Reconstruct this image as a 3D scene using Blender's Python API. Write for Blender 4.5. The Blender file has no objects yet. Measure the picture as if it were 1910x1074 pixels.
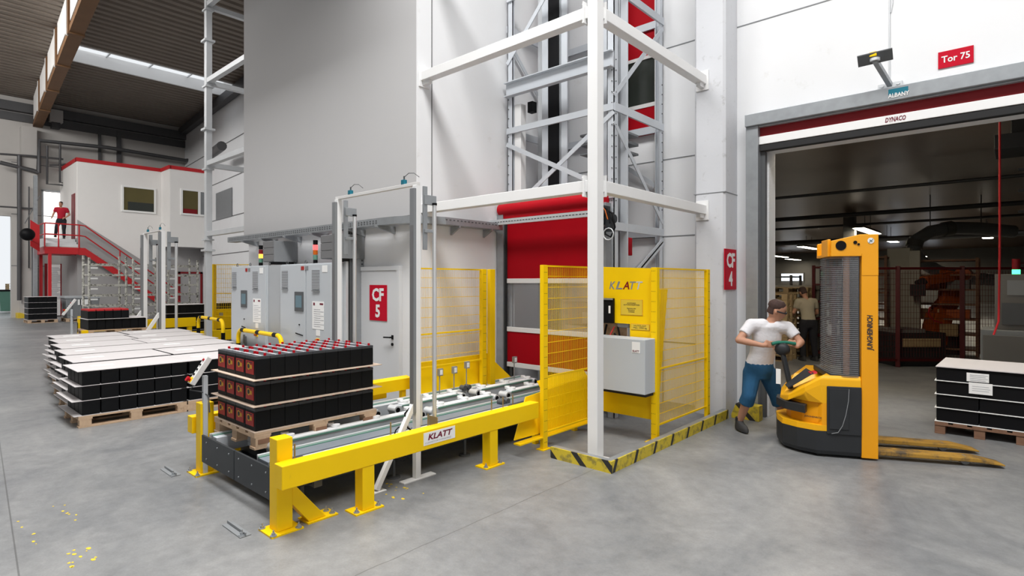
import bpy, bmesh, math, random
from mathutils import Vector, Matrix
random.seed(7)
C = bpy.context.scene
COL = bpy.context.scene.collection
PI = math.pi

# ------------------------------------------------------------------ camera
cam = bpy.data.cameras.new('camera'); camo = bpy.data.objects.new('camera', cam); COL.objects.link(camo)
camo.location = (0, 0, 1.82); camo.rotation_euler = (PI/2, 0, math.radians(41.9))
cam.sensor_width = 36.0; cam.lens = 36.0*1048/1910; cam.shift_y = -12.0/1910
cam.clip_end = 200
C.camera = camo
# ------------------------------------------------------------------ light
w = bpy.data.worlds.new('world'); C.world = w; w.use_nodes = True
bg = w.node_tree.nodes['Background']; bg.inputs[0].default_value = (0.93, 0.965, 1.0, 1); bg.inputs[1].default_value = 0.85

def area(name, loc, target, sx, sy, power, col=(1, 1, 1)):
    l = bpy.data.lights.new(name, 'AREA'); l.shape = 'RECTANGLE'; l.size = sx; l.size_y = sy; l.energy = power; l.color = col
    o = bpy.data.objects.new(name, l); COL.objects.link(o); o.location = loc
    d = Vector(target)-Vector(loc); o.rotation_euler = d.to_track_quat('-Z', 'Y').to_euler(); return o
area('skylight_main', (-3.5, 1.5, 11.2), (-3.5, 1.5, 0), 16.5, 2.6, 2300, (1, .99, .97))
area('skylight_rear', (-2.0, -8.5, 11.0), (-2.0, -6, 0), 14, 3, 420, (.97, .99, 1))
area('far_fill', (-25.5, -3.0, 10.9), (-29, 4, 1.5), 14, 4, 2600, (1, .985, .96))  # added fill light that brightens the far hall, no roof opening above it
area('side_window', (8.5, -4, 3.6), (-6, 3.5, 2.5), 7, 3.5, 170, (.95, .98, 1))
C.view_settings.view_transform = 'Standard'; C.view_settings.look = 'None'
C.view_settings.gamma = 1; C.view_settings.use_curve_mapping = False
C.view_settings.exposure = 0.14

# ------------------------------------------------------------------ materials
M = {}
def mat(key, col, rough=0.5, metal=0.0, spec=0.3, var=0.06, scale=3.0, bump=0.0, bscale=60.0, dirt=None, dscale=4.0, damt=0.0):
    m = bpy.data.materials.new(key); m.use_nodes = True; nt = m.node_tree; N = nt.nodes; L = nt.links
    b = N['Principled BSDF']; b.inputs['Roughness'].default_value = rough; b.inputs['Metallic'].default_value = metal; b.inputs['Specular IOR Level'].default_value = spec
    tc = N.new('ShaderNodeTexCoord')
    no = N.new('ShaderNodeTexNoise'); no.inputs['Scale'].default_value = scale; no.inputs['Detail'].default_value = 6
    L.new(tc.outputs['Object'], no.inputs['Vector'])
    mx = N.new('ShaderNodeMix'); mx.data_type = 'RGBA'
    mx.inputs['A'].default_value = (*[max(0, c*(1-var)) for c in col], 1); mx.inputs['B'].default_value = (*[min(1, c*(1+var)) for c in col], 1)
    L.new(no.outputs['Fac'], mx.inputs['Factor']); out = mx.outputs['Result']
    if dirt:
        n2 = N.new('ShaderNodeTexNoise'); n2.inputs['Scale'].default_value = dscale; n2.inputs['Detail'].default_value = 9; n2.inputs['Roughness'].default_value = .7
        L.new(tc.outputs['Object'], n2.inputs['Vector'])
        r = N.new('ShaderNodeMapRange'); r.inputs['From Min'].default_value = 1-damt-.08; r.inputs['From Max'].default_value = 1-damt+.08
        L.new(n2.outputs['Fac'], r.inputs['Value'])
        m2 = N.new('ShaderNodeMix'); m2.data_type = 'RGBA'; m2.inputs['B'].default_value = (*dirt, 1)
        L.new(out, m2.inputs['A']); L.new(r.outputs['Result'], m2.inputs['Factor']); out = m2.outputs['Result']
    L.new(out, b.inputs['Base Color'])
    if bump:
        n3 = N.new('ShaderNodeTexNoise'); n3.inputs['Scale'].default_value = bscale; L.new(tc.outputs['Object'], n3.inputs['Vector'])
        bp = N.new('ShaderNodeBump'); bp.inputs['Strength'].default_value = bump; bp.inputs['Distance'].default_value = .01
        L.new(n3.outputs['Fac'], bp.inputs['Height']); L.new(bp.outputs['Normal'], b.inputs['Normal'])
    M[key] = m; return m
def emit(key, col, s):
    m = mat(key, col, .5); b = m.node_tree.nodes['Principled BSDF']
    b.inputs['Emission Color'].default_value = (*col, 1); b.inputs['Emission Strength'].default_value = s; return m
def clear(key, col, alpha, rough=.1):
    m = mat(key, col, rough); b = m.node_tree.nodes['Principled BSDF']; b.inputs['Alpha'].default_value = alpha; return m

mat('white', (.80, .80, .80), .5, var=.02)
mat('wall_white', (.76, .765, .78), .75, var=.04, scale=1.2, bump=.06, bscale=25, dirt=(.62, .61, .59), dscale=1.6, damt=.30)
mat('plaster', (.72, .73, .74), .9, var=.06, scale=4, bump=.9, bscale=90)
mat('column_paint', (.62, .63, .66), .7, var=.05, scale=2, bump=.2, bscale=14, dirt=(.4, .4, .4), dscale=9, damt=.33)
mat('panel_grey', (.50, .495, .50), .65, var=.03, scale=.6)
mat('far_wall', (.50, .48, .46), .8, var=.08, scale=.7)
mat('office_white', (.82, .80, .78), .6, var=.02)
mat('office_grey', (.38, .37, .37), .6, var=.03)
mat('ceiling_deck', (.22, .185, .155), .6, .15, var=.15, scale=.8)
mat('steel_dark', (.10, .10, .105), .5, .4)
mat('glulam', (.20, .105, .05), .6, var=.2, scale=2)
mat('yellow', (.90, .58, .003), .42, spec=.2, var=.06, scale=3, dirt=(.35, .24, .04), dscale=7, damt=.24)
mat('yellow_haz', (.62, .47, .03), .6, var=.15, scale=14, dirt=(.13, .11, .04), dscale=9, damt=.40)
mat('black', (.006, .006, .007), .5, spec=.12, var=.1)
mat('black_matte', (.02, .02, .021), .7, var=.2)
mat('battery', (.006, .0065, .0075), .5, spec=.12, var=.25, scale=9)
mat('battery_lid', (.045, .048, .055), .45, var=.2, scale=9)
mat('red', (.45, .004, .012), .45, spec=.15, var=.05)
mat('red_paint', (.50, .02, .025), .5, var=.06)
mat('red_dark', (.20, .006, .01), .5, var=.1, scale=2)
mat('red_curtain', (.34, .002, .008), .55, spec=.1, var=.08, scale=1.5)
mat('sign_red', (.50, .004, .022), .5, spec=.12, var=.03)
mat('label_red', (.36, .022, .018), .5, var=.2, scale=60)
mat('label_gold', (.62, .33, .03), .5, var=.2, scale=60)
mat('galv', (.35, .37, .39), .42, .55, var=.18, scale=9)
mat('steel_light', (.66, .68, .70), .4, .35, var=.08, scale=5)
mat('steel_paint', (.56, .59, .63), .45, .1, var=.05, scale=4)
mat('beam_blue', (.24, .27, .31), .4, .3, var=.08, scale=5)
mat('copper', (.75, .38, .20), .35, .4)
mat('alu', (.72, .73, .74), .32, .6, var=.06)
mat('grey_box', (.50, .53, .56), .5, var=.02)
mat('grey_side', (.40, .42, .44), .5, var=.02)
mat('dark_grey', (.09, .095, .10), .5, var=.12)
mat('mid_grey', (.22, .23, .24), .5, var=.08)
mat('duct_grey', (.17, .17, .175), .5, var=.08)
mat('dark_plate', (.035, .04, .045), .45, .2, var=.2, scale=8)
mat('wood', (.52, .37, .25), .75, var=.22, scale=14, dirt=(.26, .16, .09), dscale=10, damt=.36)
mat('wood_dark', (.22, .12, .075), .8, var=.3, scale=12)
mat('ply', (.55, .43, .34), .7, var=.1, scale=12)
mat('card', (.58, .55, .55), .8, var=.04, scale=3)
mat('card_edge', (.70, .69, .68), .8, var=.04)
mat('paper', (.85, .85, .84), .7, var=.02)
mat('ink', (.03, .03, .035), .6)
mat('ink_red', (.17, .008, .03), .5)
mat('ink_grey', (.42, .43, .46), .5)
mat('pad', (.86, .87, .88), .35, var=.02)
mat('rubber_green', (.12, .26, .20), .45, var=.1)
mat('brass', (.45, .33, .16), .4, .7)
mat('blue_box', (.01, .16, .23), .5)
mat('teal', (.02, .16, .11), .5)
mat('skin', (.50, .26, .17), .55, var=.06, scale=20)
mat('shirt_white', (.72, .71, .74), .85, var=.05, scale=8, bump=.4, bscale=30)
mat('shirt_red', (.42, .012, .03), .85, var=.1, scale=8)
mat('shirt_tan', (.40, .35, .26), .85, var=.1, scale=8)
mat('jeans', (.02, .09, .19), .9, var=.2, scale=14, bump=.4, bscale=40)
mat('cloth_dark', (.02, .02, .025), .9, var=.2)
mat('hair', (.06, .035, .03), .8, var=.3, scale=40)
mat('shoe', (.04, .04, .042), .7, var=.2)
mat('jh_orange', (.86, .36, .008), .35, var=.05, scale=3)
mat('jh_yellow', (.88, .44, .008), .35, var=.04, scale=3)
mat('jh_black', (.025, .027, .03), .5, var=.15, scale=6)
mat('fork_worn', (.48, .27, .05), .45, .3, var=.25, scale=6, dirt=(.12, .09, .06), dscale=5, damt=.46)
mat('wood_light', (.42, .30, .16), .8, var=.2, scale=10)
mat('orange_robot', (.42, .08, .008), .45, var=.1)
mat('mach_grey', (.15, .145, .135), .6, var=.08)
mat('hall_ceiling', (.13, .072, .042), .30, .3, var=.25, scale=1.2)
mat('fence_red', (.06, .003, .004), .5)
mat('tank_white', (.38, .36, .30), .6)
mat('asphalt_out', (.4, .41, .42), .9)
mat('dark_glass', (.03, .035, .03), .1)
mat('room_olive', (.11, .092, .035), .8, var=.1)
mat('orange_sw', (.55, .12, .01), .4)
mat('tape_yellow', (.70, .50, .04), .7)
mat('door_grey', (.62, .63, .65), .5, var=.02)
emit('lamp_on', (1, .93, .78), 16); emit('led_green', (.05, 1, .25), 4)
emit('beacon_amber', (1, .35, .04), 2.5); emit('beacon_red', (1, .05, .05), 3.5)
emit('screen_glow', (.10, .16, .19), .25)
clear('clear_sheet', (.5, .5, .52), .16, .08)
clear('guard_plastic', (.20, .20, .21), .30, .12)
clear('pane', (.5, .55, .55), .25, .03)
clear('film', (.10, .10, .105), .75, .12)

# stripes material helper: axis along object coord
def stripes(key, axis, c1, c2, period, width, rough=.55, slant=0.0, dirt=True):
    m = bpy.data.materials.new(key); m.use_nodes = True; nt = m.node_tree; N = nt.nodes; L = nt.links
    b = N['Principled BSDF']; b.inputs['Roughness'].default_value = rough
    tc = N.new('ShaderNodeTexCoord'); sp = N.new('ShaderNodeSeparateXYZ'); L.new(tc.outputs['Object'], sp.inputs[0])
    a = N.new('ShaderNodeMath'); a.operation = 'MULTIPLY_ADD'; a.inputs[1].default_value = slant
    L.new(sp.outputs['Z'], a.inputs[0]); L.new(sp.outputs[axis], a.inputs[2])
    d = N.new('ShaderNodeMath'); d.operation = 'DIVIDE'; d.inputs[1].default_value = period; L.new(a.outputs[0], d.inputs[0])
    f = N.new('ShaderNodeMath'); f.operation = 'FRACT'; L.new(d.outputs[0], f.inputs[0])
    g = N.new('ShaderNodeMath'); g.operation = 'LESS_THAN'; g.inputs[1].default_value = width; L.new(f.outputs[0], g.inputs[0])
    no = N.new('ShaderNodeTexNoise'); no.inputs['Scale'].default_value = 16; no.inputs['Detail'].default_value = 8; L.new(tc.outputs['Object'], no.inputs['Vector'])
    r = N.new('ShaderNodeMapRange'); r.inputs['From Min'].default_value = .50; r.inputs['From Max'].default_value = .66; r.inputs['To Max'].default_value = .7 if dirt else 0
    L.new(no.outputs['Fac'], r.inputs['Value'])
    m1 = N.new('ShaderNodeMix'); m1.data_type = 'RGBA'; m1.inputs['A'].default_value = (*c1, 1); m1.inputs['B'].default_value = (.16, .14, .05, 1); L.new(r.outputs[0], m1.inputs['Factor'])
    m2 = N.new('ShaderNodeMix'); m2.data_type = 'RGBA'; m2.inputs['B'].default_value = (*c2, 1)
    L.new(m1.outputs['Result'], m2.inputs['A']); L.new(g.outputs[0], m2.inputs['Factor']); L.new(m2.outputs['Result'], b.inputs['Base Color'])
    M[key] = m; return m
stripes('hazard_x', 'X', (.60, .46, .03), (.02, .02, .02), .36, .22, slant=1.0)
stripes('hazard_y', 'Y', (.60, .46, .03), (.02, .02, .02), .40, .13, slant=-.5)
stripes('wave_guard', 'Z', (.16, .16, .17), (.36, .33, .31), .014, .45, rough=.3, dirt=False)
stripes('vent', 'Z', (.47, .50, .52), (.12, .12, .13), .022, .55, dirt=False)
stripes('slots_y', 'Y', (.45, .46, .48), (.03, .03, .03), .045, .6, dirt=False)
stripes('slots_x', 'X', (.55, .56, .57), (.06, .06, .06), .05, .6, dirt=False)

def floor_mat():
    m = bpy.data.materials.new('concrete'); m.use_nodes = True; nt = m.node_tree; N = nt.nodes; L = nt.links; M['concrete'] = m
    b = N['Principled BSDF']; tc = N.new('ShaderNodeTexCoord')
    def noise(s, det=8, r=.6, dist=0):
        n = N.new('ShaderNodeTexNoise'); n.inputs['Scale'].default_value = s; n.inputs['Detail'].default_value = det; n.inputs['Roughness'].default_value = r; n.inputs['Distortion'].default_value = dist
        L.new(tc.outputs['Object'], n.inputs['Vector']); return n.outputs['Fac']
    def ramp(v, a, bb, c0, c1):
        r = N.new('ShaderNodeValToRGB'); r.color_ramp.elements[0].position = a; r.color_ramp.elements[1].position = bb
        r.color_ramp.elements[0].color = c0; r.color_ramp.elements[1].color = c1; L.new(v, r.inputs[0]); return r.outputs[0]
    base = ramp(noise(.55, 12, .72, .9), .32, .70, (.148, .155, .165, 1), (.305, .305, .302, 1))
    mott = ramp(noise(9, 8, .7), .25, .75, (.78, .78, .78, 1), (1.12, 1.12, 1.12, 1))
    mx = N.new('ShaderNodeMix'); mx.data_type = 'RGBA'; mx.blend_type = 'MULTIPLY'; mx.inputs['Factor'].default_value = 1
    L.new(base, mx.inputs['A']); L.new(mott, mx.inputs['B']); out = mx.outputs['Result']
    fine = ramp(noise(70, 4), .3, .8, (.9, .9, .9, 1), (1.06, 1.06, 1.06, 1))
    m2 = N.new('ShaderNodeMix'); m2.data_type = 'RGBA'; m2.blend_type = 'MULTIPLY'; m2.inputs['Factor'].default_value = 1
    L.new(out, m2.inputs['A']); L.new(fine, m2.inputs['B']); out = m2.outputs['Result']
    # expansion joints
    sp = N.new('ShaderNodeSeparateXYZ'); L.new(tc.outputs['Object'], sp.inputs[0])
    wob = N.new('ShaderNodeMath'); wob.operation = 'MULTIPLY_ADD'; wob.inputs[1].default_value = .03; L.new(noise(6, 4), wob.inputs[0]); 
    L.new(sp.outputs['X'], wob.inputs[2])
    def line(src, c, wd):
        a = N.new('ShaderNodeMath'); a.operation = 'SUBTRACT'; a.inputs[1].default_value = c; L.new(src, a.inputs[0])
        q = N.new('ShaderNodeMath'); q.operation = 'ABSOLUTE'; L.new(a.outputs[0], q.inputs[0])
        g = N.new('ShaderNodeMath'); g.operation = 'LESS_THAN'; g.inputs[1].default_value = wd; L.new(q.outputs[0], g.inputs[0]); return g.outputs[0]
    sl = N.new('ShaderNodeMath'); sl.operation = 'MULTIPLY_ADD'; sl.inputs[1].default_value = .078; L.new(sp.outputs['X'], sl.inputs[0]); L.new(sp.outputs['Y'], sl.inputs[2])
    ls = [line(wob.outputs[0], -3.03, .004), line(wob.outputs[0], 3.0, .004), line(sl.outputs[0], .192, .005), line(wob.outputs[0], -14.5, .006), line(sp.outputs['Y'], 8.35, .004)]
    acc = ls[0]
    for l in ls[1:]:
        a = N.new('ShaderNodeMath'); a.operation = 'MAXIMUM'; L.new(acc, a.inputs[0]); L.new(l, a.inputs[1]); acc = a.outputs[0]
    f = N.new('ShaderNodeMath'); f.operation = 'MULTIPLY'; f.inputs[1].default_value = .62; L.new(acc, f.inputs[0])
    m3 = N.new('ShaderNodeMix'); m3.data_type = 'RGBA'; m3.inputs['B'].default_value = (.07, .07, .07, 1); L.new(out, m3.inputs['A']); L.new(f.outputs[0], m3.inputs['Factor'])
    L.new(m3.outputs['Result'], b.inputs['Base Color'])
    r = N.new('ShaderNodeMapRange'); r.inputs['To Min'].default_value = .28; r.inputs['To Max'].default_value = .52; L.new(noise(1.3, 8, .7, .5), r.inputs['Value']); L.new(r.outputs[0], b.inputs['Roughness'])
    bp = N.new('ShaderNodeBump'); bp.inputs['Strength'].default_value = .12; bp.inputs['Distance'].default_value = .004; L.new(noise(40, 6), bp.inputs['Height']); L.new(bp.outputs['Normal'], b.inputs['Normal'])
floor_mat()

# ------------------------------------------------------------------ mesh helpers
class MB:
    def __init__(s): s.v = []; s.f = []; s.mi = []; s.k = 0; s.sm = []; s.gid = 0; s.hold = False; s.g = []
    def add(s, vs, fs, smooth=False):
        n = len(s.v); s.v += [Vector(a) for a in vs]
        for f in fs: s.f.append([n+i for i in f]); s.mi.append(s.k); s.sm.append(smooth); s.g.append(s.gid)
        return s
    def nx(s):
        if not s.hold: s.gid += 1
    def m(s, k): s.k = k; return s
    def box(s, x0, x1, y0, y1, z0, z1):
        s.nx()
        if x0 > x1: x0, x1 = x1, x0
        if y0 > y1: y0, y1 = y1, y0
        if z0 > z1: z0, z1 = z1, z0
        return s.add([(x0,y0,z0),(x1,y0,z0),(x1,y1,z0),(x0,y1,z0),(x0,y0,z1),(x1,y0,z1),(x1,y1,z1),(x0,y1,z1)],
                     [(0,3,2,1),(4,5,6,7),(0,1,5,4),(1,2,6,5),(2,3,7,6),(3,0,4,7)])
    def bar(s, p, q, w, h, up=(0,0,1)):
        s.nx()
        p = Vector(p); q = Vector(q); d = (q-p).normalized(); up = Vector(up)
        if abs(d.dot(up)) > .99: up = Vector((0,1,0))
        a = d.cross(up).normalized(); b = a.cross(d).normalized(); a = a*w/2; b = b*h/2
        return s.add([p-a-b, p+a-b, p+a+b, p-a+b, q-a-b, q+a-b, q+a+b, q-a+b],
                     [(0,3,2,1),(4,5,6,7),(0,1,5,4),(1,2,6,5),(2,3,7,6),(3,0,4,7)])
    def cyl(s, p, q, r, n=12, r2=None, cap=True):
        s.nx()
        p = Vector(p); q = Vector(q); d = (q-p).normalized(); r2 = r if r2 is None else r2
        u = d.orthogonal().normalized(); v = d.cross(u)
        vs = []
        for c, rr in ((p, r), (q, r2)):
            for i in range(n):
                t = 2*PI*i/n; vs.append(c+u*math.cos(t)*rr+v*math.sin(t)*rr)
        s.add(vs, [(i, (i+1) % n, n+(i+1) % n, n+i) for i in range(n)], True)
        if cap: s.add(vs[:n], [tuple(range(n))[::-1]]); s.add(vs[n:], [tuple(range(n))])
        return s
    def tube(s, pts, r, n=8):
        s.nx()
        pts = [Vector(p) for p in pts]; rings = []
        ref = None
        for i, p in enumerate(pts):
            d = (pts[min(i+1, len(pts)-1)]-pts[max(i-1, 0)]).normalized()
            if ref is None: ref = d.orthogonal().normalized()
            u = (ref-d*ref.dot(d))
            u = u.normalized() if u.length > 1e-5 else d.orthogonal().normalized()
            ref = u; v = d.cross(u)
            rings.append([p+u*math.cos(2*PI*k/n)*r+v*math.sin(2*PI*k/n)*r for k in range(n)])
        vs = [a for g in rings for a in g]; fs = []
        for j in range(len(rings)-1):
            for k in range(n): fs.append((j*n+k, j*n+(k+1) % n, (j+1)*n+(k+1) % n, (j+1)*n+k))
        s.add(vs, fs, True); s.add(rings[0], [tuple(range(n))[::-1]]); s.add(rings[-1], [tuple(range(n))]); return s
    def prism(s, poly, u, v, o, d):
        s.nx()
        u = Vector(u); v = Vector(v); o = Vector(o); d = Vector(d); n = len(poly)
        a = [o+u*p[0]+v*p[1] for p in poly]; b = [x+d for x in a]
        s.add(a+b, [tuple(range(n))[::-1], tuple(range(n, 2*n))]+[(i, (i+1) % n, n+(i+1) % n, n+i) for i in range(n)]); return s
    def disc(s, c, nrm, r, n=16, t=.004):
        c = Vector(c); nrm = Vector(nrm).normalized(); return s.cyl(c, c+nrm*t, r, n)
    def loft(s, rings, smooth=False, cap=True):
        s.nx()
        n = len(rings[0]); vs = [Vector(p) for g in rings for p in g]; fs = []
        for j in range(len(rings)-1):
            for k in range(n): fs.append((j*n+k, j*n+(k+1) % n, (j+1)*n+(k+1) % n, (j+1)*n+k))
        s.add(vs, fs, smooth)
        if cap: s.add(rings[0], [tuple(range(n))[::-1]]); s.add(rings[-1], [tuple(range(n))])
        return s
    def sphere(s, c, rx, ry, rz, nu=14, nv=9):
        c = Vector(c); rings = []
        for j in range(nv+1):
            t = PI*j/nv; t = min(max(t, .05), PI-.05)
            rings.append([c+Vector((rx*math.sin(t)*math.cos(2*PI*k/nu), ry*math.sin(t)*math.sin(2*PI*k/nu), rz*math.cos(t)))for k in range(nu)])
        return s.loft(rings, True)
    def each(s, name, mats, parent=None, bevel=0, world=True):
        out = []
        for gi in sorted(set(s.g)):
            m = MB(); idx = {}
            for f, g in zip(s.f, s.g):
                if g != gi: continue
                for i in f:
                    if i not in idx: idx[i] = len(m.v); m.v.append(s.v[i])
                m.f.append([idx[i] for i in f]); m.mi.append(0); m.sm.append(s.sm[s.f.index(f)])
            out.append(m.build(name, mats, parent, bevel, world))
        return out
    def build(s, name, mats, parent=None, bevel=0, world=True, seg=2):
        if isinstance(mats, str): mats = [mats]
        me = bpy.data.meshes.new(name)
        off = Vector((0,0,0))
        if parent is not None and world:
            p = parent
            while p is not None: off += Vector(p.location); p = p.parent
        me.from_pydata([tuple(v-off) for v in s.v], [], s.f)
        for k in mats: me.materials.append(M[k])
        me.polygons.foreach_set('material_index', s.mi); me.polygons.foreach_set('use_smooth', s.sm); me.update()
        bm = bmesh.new(); bm.from_mesh(me); bmesh.ops.recalc_face_normals(bm, faces=bm.faces); bm.to_mesh(me); bm.free()
        o = bpy.data.objects.new(name, me); COL.objects.link(o)
        if parent is not None: o.parent = parent
        if bevel:
            md = o.modifiers.new('bevel', 'BEVEL'); md.width = bevel; md.segments = seg; md.limit_method = 'ANGLE'; md.harden_normals = False
        return o
def B(*a): return MB().box(*a)
def tag(o, label, cat, group=None, kind=None):
    o['label'] = label; o['category'] = cat
    if group: o['group'] = group
    if kind: o['kind'] = kind
    return o
def thing(name, label, cat, loc=(0,0,0), rotz=0, group=None):
    o = bpy.data.objects.new(name, None); COL.objects.link(o); o.location = loc; o.rotation_euler = (0,0,rotz)
    o.empty_display_size = .1
    return tag(o, label, cat, group)
def struct(name, mb, mats, bevel=0, label=None):
    o = mb.build(name, mats, None, bevel); o['kind'] = 'structure'
    if label: o['label'] = label
    return o
def dup(root, loc, rotz=None, label=None, group=None):
    r = root.copy(); COL.objects.link(r); r.location = loc
    if rotz is not None: r.rotation_euler = (0,0,rotz)
    if label: r['label'] = label
    if group: r['group'] = group
    for ch in list(root.children):
        c = ch.copy(); COL.objects.link(c); c.parent = r
        for g in list(ch.children):
            d = g.copy(); COL.objects.link(d); d.parent = c
    return r
def text(name, body, origin, u, v, wdt, hgt, mt, parent=None, t=.002, bold=0.0, shear=0.0, world=True):
    cu = bpy.data.curves.new(name, 'FONT'); cu.body = body; cu.align_x = 'CENTER'; cu.offset = bold; cu.shear = shear; cu.resolution_u = 2
    cu.space_line = .95
    o = bpy.data.objects.new(name, cu); COL.objects.link(o); bpy.context.view_layer.update()
    me = bpy.data.meshes.new_from_object(o); bpy.data.objects.remove(o)
    vs = [a.co.copy() for a in me.vertices]; xs = [a.x for a in vs]; ys = [a.y for a in vs]
    cx, cy = (min(xs)+max(xs))/2, (min(ys)+max(ys))/2; sx, sy = wdt/(max(xs)-min(xs)), hgt/(max(ys)-min(ys))
    u = Vector(u).normalized(); v = Vector(v).normalized(); n = u.cross(v); origin = Vector(origin)
    mb = MB(); fr = [origin+u*(a.x-cx)*sx+v*(a.y-cy)*sy+n*t for a in vs]; bk = [p-n*t*.9 for p in fr]; k = len(vs)
    mb.add(fr+bk, [tuple(p.vertices) for p in me.polygons])
    bm = bmesh.new(); bm.from_mesh(me)
    for e in bm.edges:
        if len(e.link_faces) == 1: a, b = e.verts[0].index, e.verts[1].index; mb.f.append([a, b, b+k, a+k]); mb.mi.append(0); mb.sm.append(False)
    bm.free(); bpy.data.meshes.remove(me)
    return mb.build(name, mt, parent, world=world)
XA, YA, ZA = (1,0,0), (0,1,0), (0,0,1)
#ORD
ORD = ['first', 'second', 'third', 'fourth', 'fifth', 'sixth', 'seventh', 'eighth', 'ninth', 'tenth', 'eleventh', 'twelfth']
# survey helpers: the point of a wall plane (X or Y constant) or of a level (Z constant) met by a sight line measured on the photograph
_s, _c = math.sin(math.radians(41.9)), math.cos(math.radians(41.9))
def _ray(px, py):
    l = (px-955)/1048; return Vector((-_s+_c*l, _c+_s*l, (525-py)/1048))
def PX(px, py, X): r = _ray(px, py); t = X/r.x; return Vector((X, r.y*t, 1.82+r.z*t))
def PY(px, py, Y): r = _ray(px, py); t = Y/r.y; return Vector((r.x*t, Y, 1.82+r.z*t))
def S(px, py, d): r = _ray(px, py)*d; return Vector((r.x, r.y, 1.82+r.z))
def PZ(px, py, Z): r = _ray(px, py); t = (Z-1.82)/r.z; return Vector((r.x*t, r.y*t, Z))

# ================================================================== SETTING
struct('floor', B(-60, 9, -14, 62, -.12, 0), 'concrete')
# --- far hall shell
E = -37.5; ZC = 11.1
mb = MB()
mb.box(E-.3, E, -14, 1.5, 0, ZC).box(E-.3, E, 1.5, 4.2, 5.1, ZC).box(E-.3, E, 4.2, 5.45, 0, ZC)
mb.box(E-.3, E, 5.45, 6.62, 0, 3.95).box(E-.3, E, 5.45, 6.62, 6.5, ZC).box(E-.3, E, 6.62, 12.3, 0, ZC)
struct('wall_end', mb, 'far_wall')
def rotbox(p0, p1, th, z0, z1):
    p0 = Vector((*p0, 0)); p1 = Vector((*p1, 0)); d = (p1-p0).normalized(); n = Vector((-d.y, d.x, 0))*th
    return MB().prism([(0, z0), ((p1-p0).length, z0), ((p1-p0).length, z1), (0, z1)], d, ZA, p0, n)
struct('wall_back', rotbox((E, 12.1), (-11.42, 9.74), .3, 0, ZC), 'wall_white')
for i, z in enumerate((3.2, 5.0, 6.9, 8.7)):
    struct('trim_%d' % (i+1), rotbox((E+.1, 12.08), (-12.0, 9.77), -.012, z, z+.03), 'duct_grey')
for i, z in enumerate((2.6, 5.2, 7.8)):
    struct('trim_%d' % (i+5), B(E, E+.01, 4.2, 12, z, z+.035), 'duct_grey')
# roof deck of trapezoidal ribs running along the hall
def deck(x0, x1, y0, y1):
    mb = MB(); n = int(round((x1-x0)/.42)); p = (x1-x0)/n
    poly = [(0, .25), (0, 0)]
    for i in range(n):
        a = i*p; poly += [(a+p*.30, 0), (a+p*.38, .09), (a+p*.72, .09), (a+p*.80, 0)]
    poly += [(x1-x0, 0), (x1-x0, .25)]
    # quads instead of one n-gon
    k = len(poly); vs = []
    for (x, z) in poly[1:-1]: vs += [(x0+x, y0, ZC+z), (x0+x, y1, ZC+z)]
    fs = [(2*i, 2*i+1, 2*i+3, 2*i+2) for i in range(k-3)]
    mb.add(vs, fs); mb.box(x0, x1, y0, y1, ZC+.1, ZC+.25); return mb
dk = deck(E-.3, -29.5, -14, 12.6)
for a in ((-27.3, -12.0, -14, 12.6), (-12.0, 9.0, -14, 0), (-12.0, 9.0, 3.0, 8.2), (5.0, 9.0, 0, 3.0), (-29.5, -27.3, -14, 4.8), (-29.5, -27.3, 11.2, 12.6)):
    t = deck(*a); n = len(dk.v); dk.v += t.v; dk.f += [[i+n for i in f] for f in t.f]; dk.mi += t.mi; dk.sm += t.sm
struct('ceiling', dk, 'ceiling_deck')
mb = B(-29.5, -29.4, 4.8, 11.2, ZC-.03, ZC+.50).box(-27.4, -27.3, 4.8, 11.2, ZC-.03, ZC+.50).box(-29.5, -27.3, 4.8, 4.9, ZC, ZC+.50).box(-29.5, -27.3, 11.1, 11.2, ZC, ZC+.50)
struct('trim_8', mb, 'white')
mb = MB()
for i in range(5): mb.box(-29.5, -27.3, 4.8+i*1.6-.03, 4.8+i*1.6+.03, ZC+.44, ZC+.50)
struct('trim_9', mb, 'steel_light')
struct('trim_10', B(E, E+.35, -14, 12.1, 10.35, 10.8).box(E, E+.12, -14, 12.1, 9.9, 10.3), 'steel_dark')
struct('trim_11', rotbox((E, 12.05), (-12.0, 9.7), -.3, ZC-.5, ZC-.1), 'steel_dark')
# hall columns on the end wall
p0, p1 = PX(40, 400, E+.6), PX(69, 400, E+.6)
struct('trim_12', B(E, E+.6, p0.y, p1.y, 0, 9.6), 'far_wall'); struct('trim_13', B(E, E+.72, p0.y-.15, p1.y-.4, 0, .25), 'tape_yellow')
for i, (px, wd) in enumerate(((186, .12), (222, .2), (352, .35))):
    p = PX(px, 260, E+.1); struct('trim_%d' % (14+i), B(E, E+.15, p.y-wd/2, p.y+wd/2, 0, 10.2), 'steel_dark')

struct('wall_rear', B(E, 9.3, -14.3, -14, 0, ZC+.2), 'far_wall'); struct('wall_east', B(9, 9.3, -14, 8.2, 0, ZC+.2), 'far_wall')
struct('trim_40', B(-11.6, -6.2, 3.0, 4.75, 7.6, 8.3), 'duct_grey')  # unseen ledge, added to shade the upper part of the grey panel
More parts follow.
